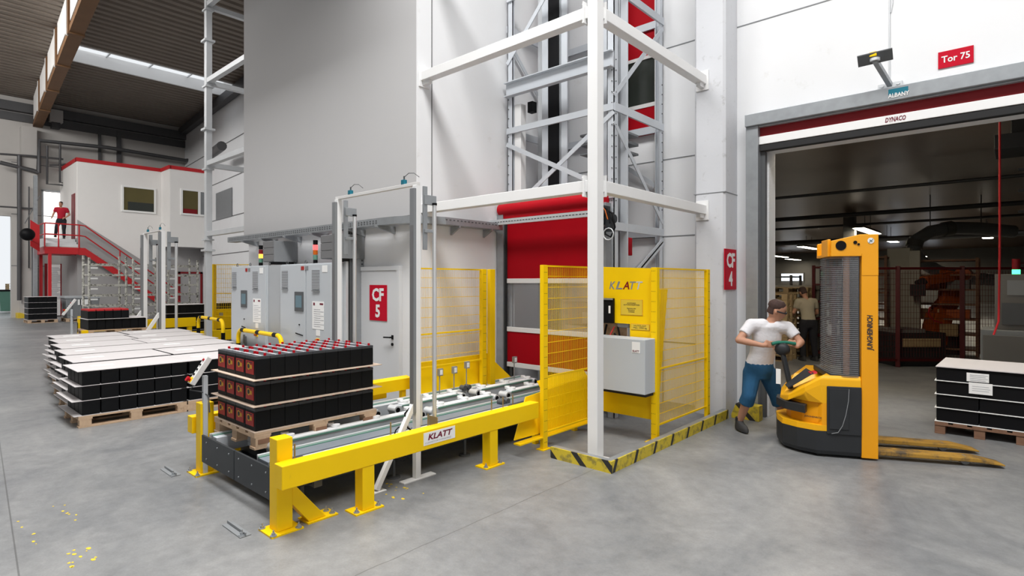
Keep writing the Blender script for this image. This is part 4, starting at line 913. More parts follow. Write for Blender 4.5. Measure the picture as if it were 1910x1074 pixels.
# --- light curtain frames (muting gate)
def curtain(name, lb, xl, xr, y, top, sc=1.0, detail=True):
    t = thing(name, lb, 'sensor gate', ((xl+xr)/2, y, 0)); w_ = .028*sc
    for s_, x in ((-1, xl), (1, xr)):
        B(x-w_, x+w_, y-w_, y+w_, .012, top-.03).build('leg', 'white', t, .003)
        B(x-w_*1.1, x+w_*1.1, y-w_-.03*sc, y-w_, .62, top-.06).build('light_bar', 'mid_grey', t, .003); B(x-w_*.7, x+w_*.7, y-w_-.034*sc, y-w_-.03*sc, .70, top-.4).build('bar_window', 'duct_grey', t)
        B(x-.04*sc, x+.04*sc, y-.17*sc, y+.20*sc, 0, .012).build('foot_plate', 'white', t, .002)
        MB().bar((x, y-.44*sc, .02), (x, y-.03, .66*sc+.05), .045*sc, .045*sc, XA).box(x-.04*sc, x+.04*sc, y-.50*sc, y-.36*sc, 0, .012).build('brace', 'white', t, .003)
        MB().cyl((x+.05*sc, y+.17*sc, .50), (x+.05*sc, y+.17*sc, top-.20*sc), .020*sc, 12).build('sensor_tube', 'alu', t); MB().cyl((x+.05*sc, y+.17*sc, top-.20*sc), (x+.05*sc, y+.17*sc, top-.18*sc), .024*sc, 12).build('tube_cap', 'black', t)
        MB().box(x+.02*sc, x+.035*sc, y+.05*sc, y+.10*sc, top-.62*sc, top-.03*sc).box(x+.022*sc, x+.045*sc, y+.06*sc, y+.20*sc, top-.20*sc, top-.11*sc).box(x+.03*sc, x+.05*sc, y+.06*sc, y+.2*sc, top-.46*sc, top-.43*sc).build('bracket', 'galv', t, .003)
    B(xl-w_, xr+w_, y-w_*.7, y+w_*.7, top-.03, top).build('top_bar', 'card_edge', t, .002)
    for f in (.18, .86):
        x = xl+(xr-xl)*f; s1 = B(x-.025*sc, x+.02*sc, y-.02, y+.02, top, top+.045*sc).build('sensor_head', 'blue_box', t, .003)
        MB().tube([(x, y, top+.045*sc), (x, y, top+.08*sc)], .008, 8).tube([(x, y, top+.07*sc), (x+.07*sc, y, top+.10*sc), (x+.15*sc, y, top+.09*sc), (x+.2*sc, y+.02, top+.05*sc)], .0035, 6).build('sensor_cable', 'dark_grey', s1)
    if detail:
        B(xr+.03, xr+.15, y+.12, y+.125, .48, .57).build('tag_plate', 'brass', t); MB().cyl((xr+.03, y+.03, .5), (xr+.03, y+.03, .78), .012, 8).build('rod', 'steel_light', t)
        MB().tube([(xr, y-.04, .7), (xr-.02, y-.12, .62), (xr+.02, y-.12, .5), (xr+.03, y-.02, .42)], .008, 8).tube([(xr, y-.05, .30), (xr, y-.15, .20), (xr, y-.24, .24), (xr, y-.28, .32)], .005, 6).build('cable', 'black', t)
    return t
curtain('light_barrier', 'tall white sensor frame straddling the front conveyor', -5.46, -4.115, 3.27, 2.735)
curtain('light_barrier', 'smaller looking white sensor frame over the second conveyor at the left', -17.05, -15.62, 4.55, 3.10, 1.6, False)

# ================================================================== PALLETS
def pallet_parts(t, Lx, Ly, m='wood', z=0, fine=True):
    """boards run along y (the long side); blocks 3 x 3"""
    bw, bl = .10, .145
    xs = (-Lx/2, -bw/2, Lx/2-bw); ys = (-Ly/2, -bl/2, Ly/2-bl)
    for i in range(5):
        x = -Lx/2+(Lx-.13)*i/4; B(x, x+.13, -Ly/2, Ly/2, z+.122, z+.144).build('deck_board', m, t, .002, False)
    for y in ys: B(-Lx/2, Lx/2, y, y+bl, z+.100, z+.122).build('cross_board', m, t, .002, False)
    for x in xs:
        for y in ys: B(x, x+bw, y+.01, y+bl-.01, z+.022, z+.100).build('block', m, t, .002, False)
        B(x, x+bw, -Ly/2, Ly/2, z, z+.022).build('skid_board', m, t, .002, False)
def pallet(x, y, z, Lx, Ly, lb, m='wood', group=None):
    t = thing('wooden_pallet', lb, 'pallet', (x, y, z), 0, group); pallet_parts(t, Lx, Ly, m); return t
random.seed(3)
# --- the labelled battery stack
px0, px1, py0, py1, pz = -5.66, -4.79, 2.08, 3.30, .535
p_ = pallet((px0+px1)/2, (py0+py1)/2, pz-.144, px1-px0, py1-py0, 'wooden pallet under the labelled battery stack on the front conveyor')
for i in range(3):
    y = (-.61+.03, -.05, .45)[i]; B(.437, .439, y, y+.11, .045, .085).build('stamp', 'wood_dark', p_, 0, False)
def make_battery(bx, by, bh):
    t = thing('battery', '', 'battery', (0, 0, 0))
    B(-bx/2, bx/2, -by/2, by/2, 0, bh*.80).build('case', 'battery', t, .003, False)
    B(-bx/2-.001, bx/2+.001, -by/2-.001, by/2+.001, bh*.80, bh*.93).build('lid', 'battery_lid', t, .004, False)
    MB().box(-bx*.42, bx*.42, -by*.14, by*.10, bh*.93, bh*.945).build('handle_strip', 'ink_grey', t, 0, False)
    for sx in (-.38, .38): MB().cyl((bx*sx, by*.22, bh*.93), (bx*sx, by*.22, bh*1.03), .012, 8).build('terminal_cap', 'red', t, 0, False)
    lb = B(-bx*.42, bx*.36, -by/2-.004, -by/2-.001, bh*.18, bh*.72).build('label', 'label_red', t, 0, False)
    MB().disc((-bx*.12, -by/2-.0045, bh*.5), (0, -1, 0), .032, 16, .001).box(-bx*.05, bx*.2, -by/2-.0055, -by/2-.0045, bh*.40, bh*.56).build('emblem', 'label_gold', lb, 0, False)
    MB().disc((-bx*.12, -by/2-.0055, bh*.5), (0, -1, 0), .02, 16, .001).box(-bx*.30, bx*.24, -by/2-.0055, -by/2-.0045, bh*.64, bh*.67).build('emblem_ink', 'ink', lb, 0, False)
    return t
nX, nY = 4, 9; bx = (px1-px0-.06)/nX; by = (py1-py0-.04)/nY; bh = .208
BAT = make_battery(bx-.003, by-.003, bh); used = False
LAY = ['bottom', 'middle', 'top']
for k in range(3):
    z = pz+.004+k*.222
    s1 = B(px0-.03, px1+.02, py0-.02, py1+.05, z-.006, z+.002) if k else B(px0-.0, px1+.0, py0-.0, py1+.0, z-.004, z+.002)
    o = s1.build('plywood_sheet', 'ply', None, .001); tag(o, 'thin brown sheet under the %s layer of labelled batteries' % LAY[k], 'sheet', 'sheets between the labelled battery layers')
    for i in range(nX):
        for j in range(nY):
            if k < 2 and i < nX-1 and j > 0: continue
            loc = (px0+.03+bx*(i+.5), py0+.02+by*(j+.5), z+.003)
            lab = 'red-capped battery in %s layer of front stack, %s from left, %s row back' % (LAY[k], ORD[i], ORD[j])
            if not used: BAT.location = loc; BAT['label'] = lab; BAT['group'] = 'labelled batteries on the front conveyor'; used = True
            else: dup(BAT, loc, None, lab, 'labelled batteries on the front conveyor')

# --- floor block of unlabelled batteries
def plain_battery(bx, by, bh):
    t = thing('battery', '', 'battery', (0, 0, 0), 0, None)
    B(-bx/2+.002, bx/2-.002, -by/2+.002, by/2-.002, 0, bh*.84).build('case', 'battery', t, .004, False)
    B(-bx/2, bx/2, -by/2, by/2, bh*.84, bh).build('lid', 'black', t, .003, False)
    return t
ROWS = ['nearest', 'second', 'third', 'fourth', 'fifth', 'farthest']
LBX, LBY, LH = .80, 1.20, .172
PB = plain_battery(.195, .19, .165); pbu = False; PP = None
def row_x(r): return -8.62-LBX/2-.045-r*1.07
def block_battery(loc, lab, grp):
    global pbu
    if not pbu: PB.location = loc; PB['label'] = lab; PB['group'] = grp; pbu = True
    else: dup(PB, loc, None, lab, grp)
for c_, (yc, cname) in enumerate(((2.21, 'left'), (3.44, 'right'))):
    for r in range(6):
        xc = row_x(r); dx = random.uniform(-.02, .02); yy = yc+random.uniform(-.015, .015)+.12*r
        lb = 'wooden pallet under the %s battery load in the %s column of the floor block' % (ROWS[r], cname)
        if PP is None: PP = pallet(xc, yy, 0, .86 if r == 0 else .95, 1.24, lb, 'wood', 'pallets under the floor block')
        elif r == 0: pallet(xc, yy, 0, .86, 1.24, lb, 'wood', 'pallets under the floor block')
        else: dup(PP, (xc, yy, 0), None, lb, 'pallets under the floor block')
        sx = LBX/2+.035 if r == 0 else .49
        for k in range(4):
            z = .145+k*(LH+.012)
            jx, jy = random.uniform(-.015, .015), random.uniform(-.02, .02); jx -= .03 if r == 0 and k < 3 else 0
            o = B(xc-sx+jx-(.05 if (r == 0 and k < 3) else 0), xc+sx*.98, yy-.62+jy-(.05 if k < 3 else 0), yy+.62+jy, z, z+.008).build('cardboard_sheet', 'card', None, .001)
            tag(o, 'pale sheet %s of %s load, %s column of floor block' % (['directly on the pallet', 'above bottom layer', 'above middle layer', 'on top'][k], ROWS[r], cname), 'sheet', 'cardboard sheets in the floor block')
            if k == 3:
                q = MB().prism([(-.07, -.13), (.06, -.13), (.08, .12), (-.06, .13)], XA, YA, (xc-.02, yy-.28, z+.0085), (0, 0, .001)).build('delivery_note', 'paper', None)
                tag(q, 'white note on the %s load of the %s column of the floor block' % (ROWS[r], cname), 'note', 'notes lying on the floor block')
        for k in range(3):
            z = .154+k*(LH+.012); bxw = sx*2/4.15; byw = 1.2/6
            for i in range(4):
                for j in range(6):
                    front = i == 3 and r == 0; end = j == 0 and c_ == 0
                    if c_ == 1 and not (r == 0 and i == 3): continue
                    if not (front or end): continue
                    where = ('%s along its front' % ORD[j]) if front else ('%s along its left end' % ORD[3-i])
                    block_battery((xc-sx+.03+bxw*(i+.5), yy-.59+byw*(j+.5), z), 'plain battery, %s layer of %s load, %s block column, %s' % (LAY[k], ROWS[r], cname, where), 'plain batteries in the floor block')
            # the inner batteries nobody can see are one dark core
        core = B(xc-sx+.24 if c_ == 0 or True else xc, xc+sx-.04-(.20 if r == 0 else 0), yy-.58+(.20 if c_ == 0 else 0), yy+.59, .16, .145+3*(LH+.012)-.012).build('battery_core', 'black', None)
        tag(core, 'dark inner batteries of the %s load, %s column of floor block' % (ROWS[r], cname), 'batteries', 'inner batteries of the floor block', 'stuff')

# --- other stacks
LN = {4: ['bottom', 'second lowest', 'second highest', 'top']}
def layered(x0, x1, y0, y1, zb, n, lh, lb, grp, m='wood', nx=1, ny=6, film=False):
    pallet((x0+x1)/2, (y0+y1)/2, zb, x1-x0, y1-y0, 'wooden pallet under the '+lb, m)
    for k in range(n):
        z = zb+.146+k*(lh+.014)
        for i in range(ny):
            w_ = (y1-y0-.06)/ny; o = B(x0+.03, x1-.03, y0+.03+w_*i+.002, y0+.03+w_*(i+1)-.002, z+.009, z+lh+.009).build('battery', 'battery', None, .004)
            tag(o, 'battery %s from left in %s layer, %s' % (ORD[i], LN[n][k], lb), 'battery', grp)
        o = B(x0-.01, x1+.01, y0-.02, y1+.02, z, z+.008).build('cardboard_sheet', 'card'); tag(o, 'pale sheet under %s layer, %s' % (LN[n][k], lb), 'sheet', 'sheets in the '+lb)
    z = zb+.146+n*(lh+.014)
    o = B(x0-.01, x1+.01, y0-.02, y1+.02, z, z+.008).build('cardboard_sheet', 'card'); tag(o, 'pale sheet on top of the %s' % lb, 'sheet', 'sheets in the '+lb)
    return z
layered(-18.8, -18.0, 5.32, 6.42, 0, 4, .235, 'black stack behind far sensor frame', 'batteries behind the far sensor frame')
layered(-18.8, -18.0, 6.75, 7.9, 0, 4, .24, 'black stack behind far yellow fence', 'batteries behind the far yellow fence')
layered(-33.0, -31.9, 4.10, 5.15, 0, 4, .235, 'stack by the far left column', 'batteries by the hall column', 'wood')
# load on second conveyor
pallet(-16.35, 3.70, .55, .9, 1.24, 'wooden pallet under the film-wrapped load on the second conveyor')
for i in range(7):
    w_ = 1.16/7; o = B(-16.75, -15.93, 3.12+w_*i, 3.12+w_*(i+1)-.006, .70, .93).build('battery', 'battery', None, .004); tag(o, 'black battery on the second conveyor, %s from the left in the lower layer' % ORD[i], 'battery', 'batteries on the second conveyor')
o = B(-16.8, -15.88, 3.08, 4.32, .94, .948).build('cardboard_sheet', 'card'); tag(o, 'pale sheet between both layers on the second conveyor', 'sheet')
for i in range(5):
    w_ = .82/5; t = thing('battery', 'battery with red top under dark film on the second conveyor, %s from the left' % ORD[i], 'battery', (-16.3, 3.2+w_*i, .95), 0, 'film wrapped batteries on the second conveyor')
    B(-16.7, -15.97, 3.12+w_*i, 3.12+w_*(i+1)-.01, .95, 1.13).build('case', 'battery', t, .004); B(-16.69, -15.98, 3.125+w_*i, 3.12+w_*(i+1)-.015, 1.13, 1.17).build('red_lid', 'red_paint', t, .004)
# right pallet by the gate
zt = None
RX0, RX1, RY0, RY1 = -.73, .10, 8.42, 9.45
pallet((RX0+RX1)/2, (RY0+RY1)/2, 0, RX1-RX0, RY1-RY0, 'worn dark wooden pallet under the sheeted stack inside the gate', 'wood_dark')
for k in range(4):
    z = .146+k*.162
    for i in range(2):
        w_ = (RX1-RX0-.03)/2; o = B(RX0+.015+w_*i, RX0+.015+w_*(i+1)-.008, RY0+.02, RY1-.02, z+.008, z+.154).build('black_case', 'black', None, .006); tag(o, 'long black case in %s layer, %s half, of the stack inside the gate' % (LN[4][k], ['left', 'right'][i]), 'case', 'black cases stacked inside the gate')
    o = B(RX0, RX1, RY0, RY1, z, z+.007).build('white_sheet', 'paper'); tag(o, 'thin white sheet under %s layer of the stack inside the gate' % LN[4][k], 'sheet', 'white sheets in the stack inside the gate')
o = MB().prism([(RX0+.01, RY0), (RX1+.01, RY0-.01), (RX1-.02, RY1), (RX0+.03, RY1+.02)], XA, YA, (0, 0, .797), (0, 0, .01)).build('top_sheet', 'card', None); tag(o, 'pale cardboard sheet covering the stack inside the gate', 'sheet')
B(-.43, -.23, RY0-.003, RY0, .66, .76).box(-.41, -.20, RY0-.004, RY0-.001, .52, .65).build('paper_slip', 'paper').name = 'paper_slip'; tag(bpy.data.objects['paper_slip'], 'white paper slips taped to the front of the stack inside the gate', 'paper')
mb = MB()
for k in range(4): mb.box(-.40, -.26+.02*(k % 2), RY0-.0055, RY0-.0045, .675+k*.02, .680+k*.02)
for k in range(3): mb.box(-.38, -.23+.01*(k % 2), RY0-.0055, RY0-.0045, .555+k*.025, .560+k*.025)
mb.build('slip_lines', 'ink_grey', bpy.data.objects['paper_slip'])

# grey plastic bin far left
t = thing('pallet_bin', 'grey plastic pallet box with lid and white label at far left', 'bin', (-32.4, 6.1, .14))
pallet(-32.45, 6.05, 0, 1.1, 1.25, 'wooden pallet under the grey plastic box')
MB().loft([[(-32.95, 5.5, .15), (-31.95, 5.5, .15), (-31.95, 6.6, .15), (-32.95, 6.6, .15)], [(-33.02, 5.42, 1.05), (-31.88, 5.42, 1.05), (-31.88, 6.68, 1.05), (-33.02, 6.68, 1.05)]]).build('tub', 'mid_grey', t, .02)
B(-33.05, -31.85, 5.38, 6.72, 1.05, 1.16).build('lid', 'grey_side', t, .02)
for y in (5.6, 5.95, 6.3): B(-31.9, -31.86, y-.02, y+.02, .2, 1.04).build('rib', 'mid_grey', t)
B(-31.87, -31.86, 5.85, 6.25, .75, 1.0).build('paper_label', 'paper', t)

# pendant control on the front conveyor
def pendant(name, lb, x, y, s_=1.0, zt=1.08):
    t = thing(name, lb, 'control panel', (x, y, 0))
    B(x-.02, x+.02, y-.02, y+.02, 0, zt-.15).build('stand', 'grey_box', t, .003)
    u = Vector((0, .55, .835)).normalized(); c_ = Vector((x+.02, y-.03, zt-.11)); n = Vector((0, -.835, .55)).normalized(); 
    MB().prism([(-.14*s_, -.035), (.14*s_, -.035), (.14*s_, .035), (-.14*s_, .035)], u, XA, c_, n*.05).build('panel_box', 'card_edge', t, .004)
    f = c_+n*.05 if False else c_
    mb = MB()
    for k in range(4): mb.cyl(c_+u*(-.05+.05*k)+n*.05, c_+u*(-.05+.05*k)+n*.062, .010, 8)
    mb.each('push_button', 'black', t); MB().cyl(c_+u*.10+n*.05, c_+u*.10+n*.062, .012, 8).build('red_button', 'red', t)
    MB().cyl(c_-u*.11+n*.05, c_-u*.11+n*.075, .014, 10).cyl(c_-u*.11+n*.075, c_-u*.11+n*.09, .024, 14).build('emergency_stop', 'red', t); MB().prism([(-.13, -.03), (-.08, -.03), (-.08, .03), (-.13, .03)], u, XA, c_+n*.05, n*.004).build('yellow_backing', 'yellow', t)
    MB().tube([c_-u*.14, c_-u*.16+Vector((0, -.02, -.02)), Vector((x+.0, y-.03, zt-.30)), Vector((x+.03, y+.02, zt-.34)), Vector((x+.03, y+.03, zt-.5))], .006, 6).build('cable', 'dark_grey', t)
pendant('pendant_panel', 'tilted white push-button panel with red emergency stop left of the labelled stack', -5.72, 2.02)
pendant('pendant_panel', 'dark tilted push-button panel at the head of the second conveyor', -17.0, 3.0, 1.6, 1.30)

# ================================================================== PALLET STACKER
t = thing('pallet_stacker', 'yellow and black walk-behind pallet stacker with raised mast and worn forks', 'pallet truck', (-1.5, 6.9, 0))
SA = math.radians(26); SO = Vector((-1.10, 6.68, 0))
sx_, sy_ = Vector((math.cos(SA), math.sin(SA), 0)), Vector((-math.sin(SA), math.cos(SA), 0))
def L(x, y, z=0): return SO+sx_*x+sy_*y+Vector((0,0,z))
def lbox(mb, x0, x1, y0, y1, z0, z1): return mb.prism([(x0, y0), (x1, y0), (x1, y1), (x0, y1)], sx_, sy_, SO+Vector((0,0,z0)), (0,0,z1-z0))
foot = [(-.08, .0), (-.50, .0), (-.66, .10), (-.78, .24), (-.80, .42), (-.78, .60), (-.66, .74), (-.50, .80), (-.08, .80)]
def ring(s_, z, zf=None, dx=0): return [L(-.08+(x+.08)*s_+dx, .4+(y-.4)*(s_ if s_ < 1 else 1), z if zf is None else zf(-.08+(x+.08)*s_)) for x, y in foot]
MB().loft([ring(.97, .03), ring(1, .07), ring(1, .27)]).build('skirt', 'jh_black', t, .006)
MB().loft([ring(1, .272), ring(1, .33)]).build('step_platform', 'jh_yellow', t, .008)
mid = [(-.08, .004), (-.44, .004), (-.47, .05), (-.60, .16), (-.68, .30), (-.70, .42), (-.68, .56), (-.60, .68), (-.44, .796), (-.08, .796)]
MB().loft([[L(x, y, .33) for x, y in mid], [L(x, y, .60) for x, y in mid]]).build('rear_shell', 'jh_orange', t, .008)
topz = lambda x: .845 if x > -.50 else .845-(-.50-x)*.95
full = [(-.08, .0), (-.46, .0), (-.60, .05), (-.73, .20), (-.775, .42), (-.73, .62), (-.60, .75), (-.46, .80), (-.08, .80)]
capr = lambda s_, dz: [L(-.08+(x+.08)*s_, .4+(y-.4)*s_, topz(x)*1.0+dz) for x, y in full]
lo = [[L(x, y, .56) for x, y in [(-.08, .004), (-.44, .004), (-.56, .07), (-.70, .22), (-.74, .42), (-.70, .60), (-.56, .73), (-.44, .796), (-.08, .796)]]]
MB().loft([lo[0], capr(1, -.10), capr(.99, -.03), capr(.93, .0)]).build('hood', 'jh_yellow', t, .012, seg=3)
MB().loft([[L(x, y, .44) for x, y in [(-.60, .02), (-.76, .20), (-.81, .42), (-.77, .6), (-.68, .62), (-.70, .42), (-.66, .26), (-.56, .12)]], [L(x, y, .52) for x, y in [(-.60, .02), (-.76, .20), (-.81, .42), (-.77, .6), (-.68, .62), (-.70, .42), (-.66, .26), (-.56, .12)]]]).build('bumper_pad', 'jh_black', t, .01)
# black side panel with curved seam
lbox(MB(), -.40, -.082, -.012, .004, .245, .74).build('side_panel', 'jh_black', t, .008); lbox(MB(), -.38, -.20, -.020, -.012, .30, .72).build('service_cover', 'jh_black', t, .01)
MB().tube([L(-.20, -.022, .72), L(-.205, -.022, .6), L(-.23, -.022, .45), L(-.26, -.022, .34), L(-.30, -.022, .27), L(-.36, -.022, .255)], .004, 6).build('panel_seam', 'mid_grey', t)
# display recess on the hood
MB().loft([[L(-.50, .10, .848), L(-.72, .22, .66), L(-.72, .40, .66), L(-.50, .46, .848)], [L(-.50, .11, .855), L(-.725, .225, .672), L(-.725, .39, .672), L(-.50, .45, .855)]]).build('display_recess', 'jh_black', t)
MB().loft([[L(-.46, .12, .847), L(-.52, .12, .83), L(-.52, .26, .83), L(-.46, .26, .847)], [L(-.46, .13, .862), L(-.52, .13, .846), L(-.52, .25, .846), L(-.46, .25, .862)]]).build('emergency_button', 'red', t)
MB().cyl(L(-.28, .2, .843), L(-.28, .2, .850), .03, 12).box(0, 0, 0, 0, 0, 0).build('hood_cap', 'jh_black', t)
text('lettering', 'JUNGHEINRICH', L(-.52, .045, .40), (sx_-sy_*.5).normalized(), ZA, .16, .022, 'ink', t, .003, bold=.02)
# mast: near and far profiles, crosshead, cylinder, guard
for y0 in (.0, .52): lbox(MB(), -.08, .07, y0, y0+.075, .02, 2.30).build('mast_profile', 'jh_orange', t, .006)
for y0 in (.08, .46): lbox(MB(), -.05, .05, y0, y0+.06, .10, 2.10).build('inner_profile', 'dark_plate', t, .004)
ch = MB().prism([(-.36, 2.10), (-.08, 2.10), (-.08, 1.88-.0), (.07, 1.88), (.07, 2.30), (-.10, 2.30), (-.36, 2.24)], sx_, ZA, L(0, -.004), sy_*.03).build('crosshead_cheek', 'jh_orange', t, .005)
MB().prism([(-.36, 2.10), (-.08, 2.10), (.07, 2.10), (.07, 2.30), (-.10, 2.30), (-.36, 2.24)], sx_, ZA, L(0, .57), sy_*.03).build('crosshead_cheek', 'jh_orange', t, .005)
lbox(MB(), -.36, -.08, -.004, .6, 2.08, 2.11).build('crosshead_plate', 'jh_orange', t, .004); lbox(MB(), -.38, -.35, .05, .30, 2.08, 2.26).build('crosshead_end', 'jh_orange', t, .004); lbox(MB(), -.10, .07, 0, .6, 2.27, 2.302).build('crosshead_bar', 'jh_orange', t, .004)
MB().cyl(L(-.27, -.006, 2.19), L(-.27, -.010, 2.19), .05, 14).cyl(L(-.14, -.006, 2.22), L(-.14, -.012, 2.22), .018, 8).cyl(L(-.11, -.006, 2.20), L(-.11, -.012, 2.20), .012, 8).each('pulley_opening', 'black', t)
MB().cyl(L(.0, -.006, 2.235), L(.0, -.009, 2.235), .030, 18).build('warning_sticker', 'paper', t); MB().bar(L(-.02, -.0105, 2.215), L(.02, -.0105, 2.255), .008, .002).bar(L(-.012, -.0105, 2.245), L(.012, -.0105, 2.225), .012, .002).build('sticker_mark', 'blue_box', t)
text('lettering', 'JUNGHEINRICH', L(.0, -.0012, 1.30), ZA, -sx_, .36, .066, 'ink', t, .0015, bold=.03, shear=.15)
MB().cyl(L(-.20, .075, .84), L(-.20, .075, 2.08), .030, 16).each('lift_cylinder', 'copper', t); MB().cyl(L(-.12, .40, .84), L(-.12, .40, 2.08), .035, 16).build('lift_cylinder', 'alu', t); MB().tube([L(-.22, .12, .8), L(-.24, .12, 1.5), L(-.20, .12, 2.08)], .014).tube([L(-.15, .30, .8), L(-.14, .30, 2.08)], .018).build('hydraulic_hose', 'black', t)
gp = MB().loft([[L(-.10, .02, z), L(-.24, .02, z), L(-.33, .08, z), L(-.345, .28, z), L(-.34, .50, z), L(-.30, .57, z), L(-.28, .57, z), L(-.32, .49, z), L(-.325, .28, z), L(-.315, .09, z), L(-.235, .03, z), L(-.10, .03, z)] for z in (.80, 1.2, 1.6, 2.08)]); gp.build('mast_guard', 'guard_plastic', t)
mb = MB()
for i in range(62):
    z = .82+i*.0203; mb.tube([L(-.11, .012, z), L(-.24, .012, z), L(-.337, .075, z), L(-.352, .28, z), L(-.347, .50, z)], .0026, 4)
mb.build('guard_mesh', 'mid_grey', t)
lbox(MB(), -.36, -.08, .04, .76, .80, .86).build('mast_foot', 'jh_black', t, .01)
# forks
for k, y0 in enumerate((.06, .54)):
    MB().prism([(.07, .045), (.95, .045), (1.17, .025), (1.17, .040), (.95, .085), (.07, .095)], sx_, ZA, L(0, y0), sy_*.17).build('fork', 'fork_worn', t, .008)
    MB().cyl(L(.86, y0+.05, .045), L(.86, y0+.12, .045), .042, 16).build('load_roller', 'mid_grey', t)
lbox(MB(), .0, .068, .08, .52, .03, .36).build('fork_carriage', 'jh_black', t, .008)
for y0 in (.1, .7): MB().cyl(L(-.45, y0-.04, .06), L(-.45, y0+.04, .06), .06, 18).build('wheel', 'black_matte', t)
# tiller
TH_ = S(1459, 646, 6.42)
MB().bar(L(-.66, .42, .62), TH_+Vector((0, 0, -.05)), .05, .04).build('tiller_arm', 'jh_black', t, .008)
rt = Vector((_c, _s, 0))
MB().sphere(TH_+Vector((0,0,-.03)), .085, .06, .075).build('tiller_head', 'jh_black', t)
MB().tube([TH_-rt*.12+Vector((0,0,.03)), TH_-rt*.05+Vector((0,0,.045)), TH_+rt*.05+Vector((0,0,.045)), TH_+rt*.15+Vector((0,0,.03))], .019, 12).build('tiller_grip', 'teal', t)
MB().bar(TH_+Vector((-.02, -.07, -.42)), TH_+Vector((-.02, -.07, -.25)), .05, .01).build('tiller_label', 'paper', t)

# ================================================================== PEOPLE
def limb(mb, pts, rs, n=12):
    pts = [Vector(p) for p in pts]
    for i in range(len(pts)-1): mb.cyl(pts[i], pts[i+1], rs[i], n, rs[i+1])
    for p, r in zip(pts, rs): mb.sphere(p, r, r, r, n, 8)
def fused(name, mb, mt, parent, voxel, smooth=4):
    o = mb.build(name, mt, None); o.parent = None
    md = o.modifiers.new('r', 'REMESH'); md.mode = 'VOXEL'; md.voxel_size = voxel
    ms = o.modifiers.new('s', 'SMOOTH'); ms.factor = .6; ms.iterations = smooth
    bpy.context.view_layer.update(); dg = bpy.context.evaluated_depsgraph_get()
    me = bpy.data.meshes.new_from_object(o.evaluated_get(dg)); o.modifiers.clear(); old = o.data; o.data = me; bpy.data.meshes.remove(old); me.name = name
    off = Vector(parent.location) if parent is not None else Vector((0,0,0))
    for v in me.vertices: v.co -= off
    me.polygons.foreach_set('use_smooth', [True]*len(me.polygons)); o.parent = parent; me.update(); return o
